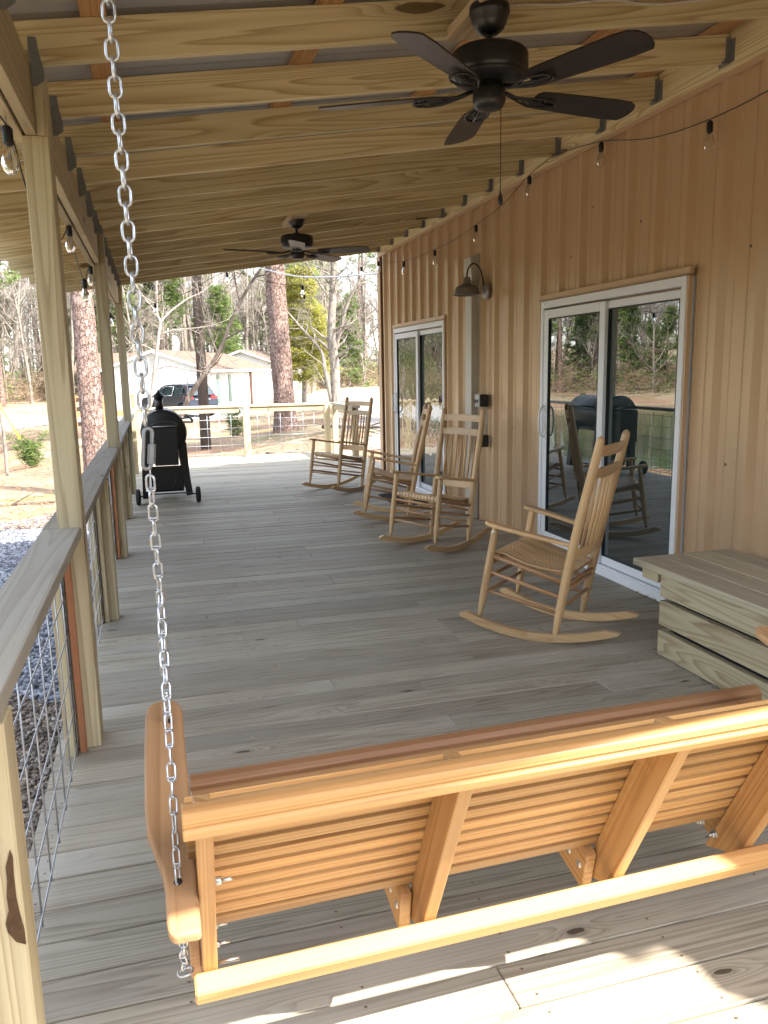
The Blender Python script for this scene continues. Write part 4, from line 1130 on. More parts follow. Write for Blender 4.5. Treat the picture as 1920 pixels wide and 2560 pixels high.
db = MB()
for i in range(70):
    x, y = rng.uniform(-.2, 3.0), rng.uniform(1.8, 12.5); s = rng.uniform(.003, .010) if i % 4 else rng.uniform(.010, .022)
    a = rng.uniform(0, 6.28); e = rng.uniform(.25, .8)
    db.quad([(x+s*math.cos(a+q), y+s*e*math.sin(a+q), .003+rng.uniform(0, .004)) for q in (0, 1.1, 2.3, 3.5, 4.9)], rng.random(), [(0, 0)]*5)
tag(db.build('debris', stone_mat('deck_crumbs', [(0, (.06, .035, .02)), (.6, (.25, .15, .08)), (.8, (.6, .55, .45)), (1, (.75, .7, .62))])), 'scattered leaf crumbs and sawdust on the deck boards', 'debris', kind='stuff')
# ------------------------------------------------------------------ pellet smoker
g = thingw('barbecue_smoker', 'black barrel pellet smoker with chimney and wheels beside the left railing', 'barbecue', (.07, 9.9, 0))
Gy = np.array([[1, 0, 0, 0], [0, 0, 1, 0], [0, -1, 0, 0], [0, 0, 0, 1.0]])   # lathe z -> +y
def Gm(x, y, z): return T(x, y, z) @ Gy
one(lambda q: q.lathe([(.0, .0), (.235, .0), (.252, .006), (.255, .015), (.255, .90), (.25, .91), (0, .912)], Mx=Gm(.068, 9.56, .818), n=56), 'barrel', M['grill'], g)
one(lambda q: q.lathe([(.256, .0), (.262, .0), (.262, .02), (.256, .02)], Mx=Gm(.068, 9.575, .818), n=56, cap=False), 'lid_seam', M['grill'], g)
def hop(q):
    q.box((.082, 9.44, .675), (.262, .22, .43), 2, bev=.006)
    q.prism([(-.055, .905)]+[(.082-.145*math.cos(a), .905+.055*math.sin(a)) for a in np.linspace(0.05, math.pi-.05, 12)]+[(.22, .905)], -9.55, -9.32, np.array([[1, 0, 0, 0], [0, 0, -1, 0], [0, 1, 0, 0], [0, 0, 0, 1.0]]))
one(hop, 'hopper', M['grill'], g)
one(lambda q: q.tube([(-.05, 9.315, .905), (.215, 9.315, .905)], .006, 8), 'hopper_handle', M['lampwhite'], g)
one(lambda q: q.lathe([(.046, 0), (.046, .165)], Mx=T(.04, 9.9, 1.055), n=22), 'chimney', M['grill'], g)
one(lambda q: q.lathe([(.085, .0), (.083, .004), (.02, .06), (.012, .075), (.010, .085), (0, .088)], Mx=T(.04, 9.9, 1.215), n=26), 'chimney_cap', M['grill'], g)
one(lambda q: (q.tube([(.30, 9.62, .93), (.40, 9.62, .925), (.405, 9.62, .955), (.335, 9.62, 1.0)], .010, 8), q.tube([(.402, 9.62, .94), (.402, 10.35, .94)], .013, 10), q.tube([(.30, 10.35, .93), (.40, 10.35, .935)], .010, 8)), 'lid_handle', M['grill'], g)
for y in (9.66, 10.35):
    one(lambda q: q.prism([(-.185, .70), (-.09, .62), (-.13, .30), (-.145, .05), (-.215, .05), (-.205, .35)], -y-.05, -y+.05, np.array([[1, 0, 0, 0], [0, 0, -1, 0], [0, 1, 0, 0], [0, 0, 0, 1.0]])), 'leg', M['grill'], g)
    one(lambda q: q.prism([(.315, .70), (.22, .60), (.255, .30), (.285, .06), (.36, .07), (.335, .30)][::-1], -y-.05, -y+.05, np.array([[1, 0, 0, 0], [0, 0, -1, 0], [0, 1, 0, 0], [0, 0, 0, 1.0]])), 'leg', M['grill'], g)
one(lambda q: q.box((.078, 9.70, .265), (.37, .02, .30), 0), 'panel', M['grill'], g)
one(lambda q: q.box((.075, 10.0, .12), (.36, .62, .02), 0), 'shelf', M['grill'], g)
one(lambda q: q.box((.075, 9.60, .458), (.27, .05, .022), 0, bev=.003), 'bracket', M['grillsteel'], g)
for x, yy in ((-.262, 9.49), (.412, 9.46)):
    w_ = one(lambda q: q.lathe([(.0, -.026), (.070, -.026), (.086, -.022), (.092, -.012), (.092, .012), (.086, .022), (.070, .026), (.0, .026)], Mx=T(x, yy, .092) @ RY(math.pi/2), n=30), 'wheel', M['rubber'], g)
    one(lambda q: q.lathe([(.0, -.030), (.035, -.030), (.05, -.027), (.05, .027), (.035, .030), (0, .030)], Mx=T(x, yy, .092) @ RY(math.pi/2), n=18), 'hub', M['grill'], w_)
one(lambda q: q.tube([(-.26, 9.49, .092), (-.15, 9.6, .10), (.30, 9.6, .10), (.41, 9.46, .092)], .008, 8), 'axle', M['grill'], g)
one(lambda q: q.tube(smooth([(.16, 9.57, .47), (.175, 9.50, .40), (.17, 9.50, .28), (.13, 9.50, .19), (.10, 9.5, .16)]), .003, 6), 'cord', M['cordblack'], g)

# ------------------------------------------------------------------ festoon lights
def bulbset(t, P):
    x, y, z = P
    s_ = one(lambda q: q.lathe([(.004, .012), (.012, .006), (.017, 0), (.0175, -.045), (.0155, -.050), (.0, -.050)], Mx=T(x, y, z), n=14), 'socket', M['cordblack'], t)
    one(lambda q: q.lathe([(.013, -.048), (.014, -.058), (.021, -.075), (.0265, -.095), (.0275, -.112), (.022, -.132), (.011, -.142), (.0, -.144)], Mx=T(x, y, z), n=16), 'bulb', M['bulb'], t)
    one(lambda q: (q.tube([(x-.005, y, z-.05), (x-.004, y, z-.10), (x+.004, y, z-.10), (x+.005, y, z-.05)], .0012, 4),), 'filament', M['plate'], t)
def cordpath(q, pts, sag=.0): q.tube(smooth(pts, 5), .0032, 5)
ls = thingw('string_lights', 'black festoon cord of clear bulbs draped along the tan wall', 'string lights', (2.97, 6, 2.8), 'strings of festoon lights')
soc = [(2.965, 3.915, 2.768), (2.965, 5.02, 2.945), (2.965, 6.09, 2.970), (2.965, 7.19, 2.783), (2.965, 8.33, 2.722), (2.965, 9.44, 2.745), (2.965, 10.56, 2.892)]
def cl(q):
    cordpath(q, [(2.965, 2.2, 3.02), (2.965, 2.9, 2.84), (2.965, 3.4, 2.80), (2.965, 3.915, 2.785), (2.965, 4.45, 2.83), (2.965, 5.02, 2.958), (2.97, 5.6, 3.03), (2.965, 5.70, 3.035)])
    cordpath(q, [(2.965, 5.70, 3.035), (2.965, 6.09, 2.985), (2.965, 6.6, 2.86), (2.965, 7.19, 2.797), (2.965, 7.8, 2.745), (2.965, 8.33, 2.736), (2.965, 8.9, 2.735), (2.965, 9.44, 2.758), (2.965, 10.0, 2.82), (2.965, 10.56, 2.90), (2.97, 10.75, 3.05)])
one(cl, 'cord', M['cordblack'], ls)
for p in soc: bulbset(ls, p)
lb_ = thingw('string_lights', 'festoon cord of clear bulbs hooked under the left porch beam', 'string lights', (-.41, 5, 2.35), 'strings of festoon lights')
socl = [(-.41, 3.03, 2.300), (-.41, 5.07, 2.330), (-.41, 5.93, 2.125), (-.41, 6.69, 2.305), (-.42, 9.61, 2.16), (-.41, 8.3, 2.31)]
def cl2(q):
    cordpath(q, [(-.41, 2.3, 2.2), (-.41, 3.03, 2.31), (-.41, 3.4, 2.18), (-.41, 3.9, 2.12), (-.41, 4.5, 2.17), (-.41, 5.07, 2.34)])
    cordpath(q, [(-.41, 5.07, 2.34), (-.41, 5.45, 2.2), (-.41, 5.93, 2.135), (-.41, 6.4, 2.25), (-.41, 6.69, 2.315), (-.41, 7.5, 2.2), (-.41, 8.3, 2.32), (-.41, 9.0, 2.18), (-.42, 9.61, 2.17), (-.41, 10.3, 2.32)])
one(cl2, 'cord', M['cordblack'], lb_)
for p in socl: bulbset(lb_, p)
for (y) in (3.03, 5.07, 6.69): one(lambda q: q.tube([(-.41, y, 2.315), (-.412, y, 2.345)], .002, 5), 'hook', M['plate'], lb_)
fs = thingw('string_lights', 'festoon cord sagging across the open far end of the porch', 'string lights', (1.3, 10.85, 2.6), 'strings of festoon lights')
socf = [(.08, 10.9, 2.368), (1.006, 10.88, 2.76), (1.997, 10.9, 2.608), (2.822, 10.9, 2.86)]
one(lambda q: cordpath(q, [(-.42, 10.6, 2.33), (-.1, 10.8, 2.35), (.08, 10.9, 2.378), (.5, 10.9, 2.52), (1.006, 10.88, 2.775), (1.5, 10.9, 2.66), (1.997, 10.9, 2.618), (2.5, 10.9, 2.70), (2.822, 10.9, 2.868), (2.99, 10.8, 3.0)]), 'cord', M['cordblack'], fs)
for p in socf: bulbset(fs, p)
# ------------------------------------------------------------------ bark and leaf materials
def bark_mat(name, c1, c2, c3, vs=(9, 9, 2.2), plates=True):
    k = NT(name); o = k.objco()
    n = k.noise(k.vec(o, (3, 3, 1)), 1.0, 4, 0.6)
    if plates:
        wv = k.n.new("ShaderNodeTexNoise"); k.t.links.new(k.vec(o, (7, 7, 7)), wv.inputs['Vector']); wv.inputs['Detail'].default_value = 3
        ov = k.vec(o, (1, 1, 1), k.vec(wv.outputs['Color'], (.10, .10, .22)))
        v = k.vor(k.vec(ov, vs), 1.0, 'DISTANCE_TO_EDGE')
        crack = k.math('SUBTRACT', 1.0, k.math('MULTIPLY', v.outputs['Distance'], 11.0), clamp=True)
        v2 = k.vor(k.vec(ov, vs), 1.0); sep = k.n.new("ShaderNodeSeparateColor"); k.t.links.new(v2.outputs['Color'], sep.inputs[0])
        c = k.mix(sep.outputs[0], c1, c2); c = k.mix(k.math('MULTIPLY', n, sep.outputs[1]), c, c3); c = k.mix(crack, c, lerp3(c1, (0, 0, 0), .6))
        k.bump(k.math('SUBTRACT', k.math('MULTIPLY', n, .6), crack), 1.0, 0.03)
    else:
        c = k.mix(n, c1, c2); c = k.mix(k.math('MULTIPLY', k.math('SUBTRACT', k.noise(k.vec(o, (8, 8, 3)), 1.0, 4), .5), 5.0, clamp=True), c, c3)
        k.bump(k.noise(k.vec(o, (20, 20, 6)), 1.0, 3), .8, .02)
    k.base(c); k.rough(0.9); k.b.inputs['Specular IOR Level'].default_value = 0.15
    return k.m
M['pinebark'] = bark_mat('pine_bark', (0.20, 0.125, 0.10), (0.27, 0.18, 0.15), (0.33, 0.26, 0.235), (15, 15, 6.5))
M['greybark'] = bark_mat('grey_bark', (0.14, 0.12, 0.10), (0.27, 0.24, 0.205), (0.08, 0.065, 0.055), plates=False)
M['palebark'] = bark_mat('pale_bark', (0.22, 0.19, 0.16), (0.34, 0.30, 0.26), (0.14, 0.115, 0.095), plates=False)
M['darkbark'] = bark_mat('dark_bark', (0.05, 0.04, 0.033), (0.10, 0.08, 0.065), (0.18, 0.15, 0.13), plates=False)
M['polewood'] = bark_mat('creosoted_pole', (0.045, 0.035, 0.03), (0.085, 0.065, 0.05), (0.03, 0.025, 0.02), plates=False)
def leaf_mat(name, c1, c2, c3):
    k = NT(name)
    c = k.ramp(k.attr('rnd'), [(0, c1), (.5, c2), (1, c3)])
    hs = k.n.new("ShaderNodeHueSaturation"); k.t.links.new(c, hs.inputs['Color']); k.put(hs.inputs['Value'], k.math('ADD', .8, k.math('MULTIPLY', k.rand(), .4)))
    k.base(hs.outputs[0]); k.rough(0.6); k.b.inputs['Specular IOR Level'].default_value = .25
    tr = k.n.new("ShaderNodeBsdfTranslucent"); k.t.links.new(hs.outputs[0], tr.inputs[0]); mx = k.n.new("ShaderNodeMixShader"); mx.inputs[0].default_value = .3
    k.t.links.new(k.b.outputs[0], mx.inputs[1]); k.t.links.new(tr.outputs[0], mx.inputs[2]); k.t.links.new(mx.outputs[0], k.out.inputs[0])
    return k.m
M['needles'] = leaf_mat('pine_needles', (0.07, 0.11, 0.03), (0.14, 0.20, 0.055), (0.24, 0.30, 0.10))
M['yellowleaf'] = leaf_mat('yellow_green_leaves', (0.15, 0.15, 0.02), (0.28, 0.27, 0.045), (0.40, 0.37, 0.08))
M['shrubleaf'] = leaf_mat('evergreen_leaves', (0.06, 0.09, 0.03), (0.12, 0.16, 0.05), (0.20, 0.25, 0.08))
M['browntwig'] = leaf_mat('brown_twigs', (0.16, 0.10, 0.06), (0.28, 0.20, 0.13), (0.40, 0.32, 0.23))

# ------------------------------------------------------------------ fast mesh assembly for trees
def np_mesh(name, V, Q, rnd, mat, smooth=True):
    me = bpy.data.meshes.new(name); me.vertices.add(len(V)); me.vertices.foreach_set('co', V.astype(np.float32).ravel())
    me.loops.add(Q.size); me.loops.foreach_set('vertex_index', Q.astype(np.int32).ravel()); me.polygons.add(len(Q))
    k = Q.shape[1]
    me.polygons.foreach_set('loop_start', np.arange(0, Q.size, k)); me.polygons.foreach_set('loop_total', np.full(len(Q), k))
    me.polygons.foreach_set('use_smooth', np.full(len(Q), smooth))
    at = me.attributes.new('rnd', 'FLOAT', 'FACE'); at.data.foreach_set('value', rnd.astype(np.float32))
    me.materials.append(mat); me.update(calc_edges=True); return me
class TB:
    """collects tapering tubes (numpy)"""
    def __init__(s): s.V = []; s.Q = []; s.n = 0
    def tube(s, P, r, n):
        P = np.asarray(P, float); r = np.asarray(r, float); k = len(P)
        t = np.gradient(P, axis=0); t /= np.linalg.norm(t, axis=1)[:, None]+1e-9
        ref = np.array([0, 0, 1.0]) if abs(t[0][2]) < .9 else np.array([1.0, 0, 0])
        a = np.cross(t, ref); a /= np.linalg.norm(a, axis=1)[:, None]+1e-9; b = np.cross(t, a)
        th = np.arange(n)*2*np.pi/n
        V = P[:, None]+(a[:, None]*np.cos(th)[None, :, None]+b[:, None]*np.sin(th)[None, :, None])*r[:, None, None]
        i, j = np.meshgrid(np.arange(k-1), np.arange(n), indexing='ij'); j2 = (j+1) % n
        Q = np.stack([i*n+j, i*n+j2, (i+1)*n+j2, (i+1)*n+j], -1).reshape(-1, 4)+s.n
        s.V.append(V.reshape(-1, 3)); s.Q.append(Q); s.n += k*n
    def arrays(s): return np.concatenate(s.V), np.concatenate(s.Q)
    def mesh(s, name, mat):
        V, Q = s.arrays(); return np_mesh(name, V, Q, np.full(len(Q), .5), mat)
def wander(rs, p, d, L, n, curl, up):
    P = [np.array(p, float)]; d = np.array(d, float); d /= np.linalg.norm(d)
    for i in range(n):
        d = d+rs.randn(3)*curl+np.array([0, 0, up]); d /= np.linalg.norm(d); P.append(P[-1]+d*L/n)
    return np.array(P), d
def perp(rs, d):
    v = np.cross(d, rs.randn(3)); return v/(np.linalg.norm(v)+1e-9)
def bare_tree(seed, H=16, r=.18, levels=4, first=.25, spread=.8, kids=(15, 6, 5, 3), trunkP=None, twig=.006):
    rs = np.random.RandomState(seed); tr = TB(); br = TB()
    if trunkP is None: P, _ = wander(rs, (0, 0, -.3), (0, 0, 1), H*.93, 12, .05, .03)
    else: P = np.array(trunkP, float)
    k = len(P); rad = r*(1-np.linspace(0, 1, k))**.75+.012; rad[0] *= 1.35
    tr.tube(P, rad, 9)
    def sub(P, rad, L, lev):
        cnt = kids[lev]
        for c in range(cnt):
            t = rs.uniform(first if lev == 0 else .25, 1.0); i = t*(len(P)-1); i0 = int(min(i, len(P)-2)); f = i-i0
            p = P[i0]*(1-f)+P[i0+1]*f; rr = rad[i0]*(1-f)+rad[i0+1]*f; d = P[i0+1]-P[i0]; d = d/np.linalg.norm(d)
            nd = d*(.75 if lev else .6)+perp(rs, d)*spread*(1.0 if lev == 0 else .9); nd[2] += .12
            l2 = L*rs.uniform(.55, 1.0)*((1.15-.75*t) if lev == 0 else .9)
            r2 = max(rr*rs.uniform(.4, .62), twig)
            Pn, _ = wander(rs, p, nd, l2, (6, 5, 4, 3)[lev], (.14, .17, .2, .2)[lev], .05 if lev < 2 else .01)
            rd = np.linspace(r2, max(r2*.3, twig*.7), len(Pn))
            br.tube(Pn, rd, 5 if lev == 0 else 3)
            if lev+1 < levels: sub(Pn, rd, l2*.55, lev+1)
    sub(P, rad, H*.42, 0)
    return tr, br
def needle_cloud(rs, pts, per, L, w, spread):
    n = len(pts)*per; c = np.repeat(np.array(pts), per, axis=0)
    d = rs.randn(n, 3); d[:, 2] = d[:, 2]*.6+.25; d /= np.linalg.norm(d, axis=1)[:, None]
    c = c+rs.randn(n, 3)*spread*np.array([1, 1, .55]); l = L*rs.uniform(.6, 1.2, (n, 1))
    s = np.cross(d, rs.randn(n, 3)); s /= np.linalg.norm(s, axis=1)[:, None]+1e-9; s *= w
    V = np.stack([c-s, c+s, c+d*l+s*.35, c+d*l-s*.35], 1).reshape(-1, 3)
    return V, np.arange(4*n).reshape(n, 4), np.repeat(rs.rand(len(pts)), per)*.6+rs.rand(n)*.4
def pine_tree(seed, H=20, r=.22, crown=.45, nb=46, blen=3.2, per=26, L=.34, w=.022):
    rs = np.random.RandomState(seed); tr = TB()
    P, _ = wander(rs, (0, 0, -.3), (0, 0, 1), H, 12, .025, .03)
    rad = r*(1-.85*np.linspace(0, 1, len(P))); rad[0] *= 1.25; tr.tube(P, rad, 12)
    tips = []
    for b in range(nb):
        t = crown+(1-crown)*rs.rand()**.8*.98; i = t*(len(P)-1); i0 = int(min(i, len(P)-2)); p = P[i0]+(P[i0+1]-P[i0])*(i-i0)
        a = rs.uniform(0, 6.28); l = blen*(1.12-t)*rs.uniform(.6, 1.2)/(1.12-crown)
        Pn, _ = wander(rs, p, (math.cos(a), math.sin(a), rs.uniform(-.1, .45)), l, 5, .12, .03)
        tr.tube(Pn, np.linspace(.045*(1.3-t)*2, .01, 6), 4)
        for q in (2, 3, 4, 5):
            for _ in range(3): tips.append(Pn[q]+rs.randn(3)*.28)
    for b in range(8):      # dead stubs below the crown
        t = rs.uniform(.2, crown); i = t*(len(P)-1); i0 = int(i); a = rs.uniform(0, 6.28)
        Pn, _ = wander(rs, P[i0], (math.cos(a), math.sin(a), .1), rs.uniform(.4, 1.6), 3, .2, 0); tr.tube(Pn, np.linspace(.03, .008, 4), 3)
    return tr, needle_cloud(rs, tips, per, L, w, .10)

BARE = []
for s_, kw in ((1, dict(H=15, r=.16)), (2, dict(H=18, r=.20, spread=.7)), (3, dict(H=12, r=.12, spread=.95, first=.15)), (4, dict(H=20, r=.24, spread=.75, first=.35)), (5, dict(H=9, r=.08, spread=.9, first=.12, kids=(14, 6, 4, 3)))):
    tr, br = bare_tree(s_, **kw)
    BARE.append((tr.mesh('trunk', M['greybark'] if s_ % 2 else M['palebark']), br.mesh('crown', M['palebark'])))
PINE = []
for s_, kw in ((11, dict(H=21, crown=.42)), (12, dict(H=17, crown=.28, nb=54, blen=3.0)), (13, dict(H=24, crown=.55, r=.26)), (14, dict(H=10, crown=.10, nb=50, blen=2.4, r=.12))):
    tr, nd = pine_tree(s_, **kw)
    PINE.append((tr.mesh('trunk', M['pinebark']), np_mesh('crown', *nd, M['needles'], False)))
def plant_tree(name, meshes, x, y, label, cat, group=None, sc=1.0, rz=None, dz=0.0, sz=None):
    t = thing(name, label, cat, (x, y, tz(x, y)+dz), rng.uniform(0, 6.28) if rz is None else rz, group)
    t.scale = (sc, sc, sz or sc)
    for nm, me in zip(('trunk', 'crown'), meshes):
        o = bpy.data.objects.new(nm, me); C.objects.link(o); o.parent = t
    return t
def allowed(x, y, d):
    if ((x+30)/26)**2+((y-30)/27)**2 < 1.0: return False
    if -11 < x < 12 and y < 74: return False           # yard and far house
    if x > 3.5+(y-11)*.19-1 and y < 76 and x < 11+(y-11)*.42: return False
    return True
# woods beyond the yard, each tree its own object
cnt = 0; tries = 0
while cnt < 230 and tries < 9000:
    tries += 1
    yaw = R(rng.uniform(-15, 17)); d = 46+62*rng.random()**.8
    x, y = d*math.sin(yaw), d*math.cos(yaw)
    if not allowed(x, y, d): continue
    if cnt % 4 == 0: plant_tree('pine_tree', PINE[rng.choice([0, 1, 1, 2, 3, 3])], x, y, 'green pine standing among the bare trees of the woods beyond the yard', 'pine tree', 'pines in the woods', rng.uniform(.75, 1.1))
    else: plant_tree('bare_tree', BARE[rng.choice([0, 1, 2, 3, 4, 0, 2])], x, y, 'leafless pale-barked tree in the woods beyond the yard', 'tree', 'leafless trees in the woods', rng.uniform(.75, 1.15))
    cnt += 1
# the bank across the pond, mirrored in the door glass, and the woods at the left edge
cnt = 0; tries = 0
while cnt < 105 and tries < 6000:
    tries += 1
    yaw = R(rng.uniform(-62, -13)); d = 26+70*rng.random()
    x, y = 5+d*math.sin(yaw), d*math.cos(yaw)
    if x > -7.5 or not allowed(x, y, d): continue
    if cnt % 5 < 3: plant_tree('pine_tree', PINE[rng.choice([0, 1, 1, 3, 3])], x, y, 'green pine on the bank around the pond, mirrored in the door glass', 'pine tree', 'pines round the pond', rng.uniform(.7, 1.1))
    else: plant_tree('bare_tree', BARE[rng.choice([0, 1, 2, 3, 4])], x, y, 'leafless tree on the bank around the pond, mirrored in the door glass', 'tree', 'leafless trees round the pond', rng.uniform(.7, 1.1))
    cnt += 1

# far wood that reads as one mass
rs = np.random.RandomState(5); VV = []; QQ = []; n0 = 0
low = []
for s_ in range(4):
    tr, br = bare_tree(40+s_, H=17, r=.16, levels=3, kids=(16, 6, 4, 0), twig=.02, first=.1)
    v1, q1 = tr.arrays(); v2, q2 = br.arrays(); low.append((np.concatenate([v1, v2]), np.concatenate([q1, q2+len(v1)])))
for i in range(210):
    yaw = R(rs.uniform(-66, 24)); d = rs.uniform(100, 150)
    x, y = 5*(yaw < -.3)+d*math.sin(yaw), d*math.cos(yaw)
    v, q = low[i % 4]; a = rs.uniform(0, 6.28); sc = rs.uniform(.8, 1.2)
    X = v[:, 0]*math.cos(a)-v[:, 1]*math.sin(a); Y = v[:, 0]*math.sin(a)+v[:, 1]*math.cos(a)
    VV.append(np.stack([X*sc+x, Y*sc+y, v[:, 2]*sc+tz(x, y)], -1)); QQ.append(q+n0); n0 += len(v)
V = np.concatenate(VV); Q = np.concatenate(QQ)
o = bpy.data.objects.new('distant_woods', np_mesh('distant_woods', V, Q, np.full(len(Q), .5), M['greybark'])); C.objects.link(o)
tag(o, 'far belt of bare woodland closing the view', 'woods', kind='stuff')
# undergrowth
def brush(name, region_fn, n, mat, label, L, w, h):
    rs = np.random.RandomState(n); pts = []
    while len(pts) < n:
        x, y = region_fn(rs)
        if allowed(x, y, 0): 
            for _ in range(5): pts.append((x+rs.randn()*.6, y+rs.randn()*.6, tz(x, y)+abs(rs.randn())*h))
    v, q, r_ = needle_cloud(rs, pts, 12, L, w, .35)
    o = bpy.data.objects.new(name, np_mesh(name, v, q, r_, mat, False)); C.objects.link(o); tag(o, label, 'undergrowth', kind='stuff')
def reg(rs):
    yaw = R(rs.uniform(-64, 18)); d = rs.uniform(44, 110); return (4*(yaw < -.25)+d*math.sin(yaw), d*math.cos(yaw))
brush('undergrowth', reg, 7000, M['browntwig'], 'tangled brown undergrowth at the foot of the woods', .9, .012, 1.3)
brush('evergreen_undergrowth', reg, 2300, M['shrubleaf'], 'green evergreen shrubs scattered through the woods', .35, .05, 1.5)

def belt(name, n, mat, label, L, w, hmax):
    """evergreen clumps added out of the frame, behind the camera, to block light"""
    rs = np.random.RandomState(n); pts = []
    for _ in range(n):
        yaw = R(rs.uniform(112, 262)); d = rs.uniform(13, 21)
        x, y = 3+d*math.sin(yaw)*1.25, 4+d*math.cos(yaw); pts.append((x, y, tz(x, y)+rs.uniform(-1, hmax)*rs.uniform(.4, 1)))
    v, q, r_ = needle_cloud(rs, pts, 14, L, w, .8)
    o = bpy.data.objects.new(name, np_mesh(name, v, q, r_, mat, False)); C.objects.link(o); tag(o, label, 'woods', kind='stuff')
belt('added_shade_belt', 3600, M['shrubleaf'], 'unseen belt of evergreen clumps added behind the camera to block light', .8, .10, 6)  # added unseen screen, dims the light coming from behind the camera
# ------------------------------------------------------------------ individual trees near the deck
def big_pine(x, y, z0, r, H, lean, label, flare=1.25):
    t = thing('pine_tree', label, 'pine tree', (x, y, z0))
    rs = np.random.RandomState(int(x*100) % 997); tr = TB(); n = 60
    zz = np.linspace(-.3, H, n); P = np.stack([lean[0]*zz, lean[1]*zz, zz], -1)
    rad = r*(1-.45*zz/H)*(1+(flare-1)*np.exp(-np.maximum(zz, 0)/.45))
    tr.tube(P, rad, 28); v, q = tr.arrays()
    # rough plates pushed out of the surface
    a = np.arctan2(v[:, 1]-lean[1]*v[:, 2], v[:, 0]-lean[0]*v[:, 2])
    v[:, :2] += (rs.randn(len(v), 1)*.012)*np.stack([np.cos(a), np.sin(a)], -1)
    me = np_mesh('trunk', v, q, np.full(len(q), .5), M['pinebark']); o = bpy.data.objects.new('trunk', me); C.objects.link(o); o.parent = t
    cr = TB(); tips = []
    for b in range(40):
        zt = H*(.55+.45*rs.rand()); a = rs.uniform(0, 6.28); l = 3.6*(1.15-zt/H)*2
        Pn, _ = wander(rs, (lean[0]*zt, lean[1]*zt, zt), (math.cos(a), math.sin(a), .2), l, 5, .12, .02); cr.tube(Pn, np.linspace(.05, .012, 6), 4)
        for q_ in (2, 3, 4, 5): 
            for _ in range(3): tips.append(Pn[q_]+rs.randn(3)*.3)
    co = bpy.data.objects.new('branches', cr.mesh('branches', M['pinebark'])); C.objects.link(co); co.parent = t
    v, q, r_ = needle_cloud(rs, tips, 26, .34, .022, .12)
    co = bpy.data.objects.new('crown', np_mesh('crown', v, q, r_, M['needles'], False)); C.objects.link(co); co.parent = t
    return t
big_pine(-1.33, 18.2, tz(-1.33, 18.2), .245, 22, (0, 0), 'stout pine with pinkish plated bark just left of the porch posts')
big_pine(4.30, 27.6, tz(4.3, 27.6), .36, 24, (-.03, 0), 'large pine with reddish brown bark behind the far railing', 1.35)
# utility pole
up = thing('utility_pole', 'dark tarred utility pole in front of the parked car', 'utility pole', (1.48, 26.3, tz(1.48, 26.3)))
one(lambda q: q.lathe([(.175, -.4), (.17, .5), (.15, 5), (.125, 9.5), (.0, 9.52)], n=18), 'shaft', M['polewood'], up)
one(lambda q: (q.box((.12, -.02, 7.6), (.30, .36, .6), 2, bev=.03), q.lathe([(.02, 0), (.02, .25), (.035, .3), (0, .34)], Mx=T(.12, -.02, 7.9), n=8)), 'transformer', M['plate'], up)
sd_ = MB(); sd_.tube(smooth([(3.10, 11.0, 2.80), (3.165, 11.2, 2.824), (3.272, 15, 3.191), (3.207, 18, 3.534), (3.046, 21, 4.0), (2.832, 23, 4.36), (2.595, 25, 4.72), (1.62, 26.3, 5.0)], 6), .014, 6)
tag(sd_.build('service_cable', M['wire']), 'twisted grey service cable running from the pole to the building', 'cable')
gw = MB(); gw.tube([(-4.1, 23.0, 1.05), (-3.757, 22, .754), (-3.135, 20, .218), (-3.0, 19.6, .1)], .028, 8)
tag(gw.build('guy_wire_guard', plain('yellow_guard', (0.65, 0.52, 0.05), .5)), 'yellow plastic guard on a guy wire at the left edge', 'guy wire')

def custom_tree(name, label, y0, polys, radii, mat, tw=.006, seedn=3, dens=9, blen=1.2, cat='tree'):
    """tree from limb polylines in world space; twigs added along the limbs"""
    rs = np.random.RandomState(seedn); base = polys[0][0]
    t = thing(name, label, cat, tuple(base)); tr = TB(); br = TB()
    B = np.array(base)
    for i, (pl, rr) in enumerate(zip(polys, radii)):
        P = np.array([tuple(p) for p in smooth([tuple(np.array(q)-B) for q in pl], 4)]); rad = np.linspace(rr[0], rr[1], len(P))
        (tr if i == 0 else br).tube(P, rad, 10 if i == 0 else 6)
        for c in range(dens):
            j = rs.randint(len(P)//5, len(P)-1) if i == 0 else rs.randint(1, len(P)-1); d = P[j+1]-P[j] if j+1 < len(P) else P[j]-P[j-1]; d /= np.linalg.norm(d)
            nd = d*.5+perp(rs, d)*.8; nd[2] += .2
            Pn, _ = wander(rs, P[j], nd, blen*rs.uniform(.5, 1.2), 5, .18, .02); br.tube(Pn, np.linspace(max(rad[j]*.4, tw), tw, 6), 4)
            for e in range(6):
                k_ = rs.randint(1, 6); dd = perp(rs, nd/np.linalg.norm(nd))+nd*.5
                Pm, _ = wander(rs, Pn[k_], dd, blen*rs.uniform(.2, .55), 3, .2, .02); br.tube(Pm, np.linspace(tw, tw*.6, 4), 3)
                for g_ in range(3):
                    Pq, _ = wander(rs, Pm[rs.randint(1, 4)], perp(rs, dd/np.linalg.norm(dd))+dd*.5, blen*rs.uniform(.1, .25), 2, .2, .02); br.tube(Pq, np.linspace(tw*.7, tw*.5, 3), 3)
    for nm, bb in (('trunk', tr), ('branches', br)):
        o = bpy.data.objects.new(nm, bb.mesh(nm, mat)); C.objects.link(o); o.parent = t
    return t

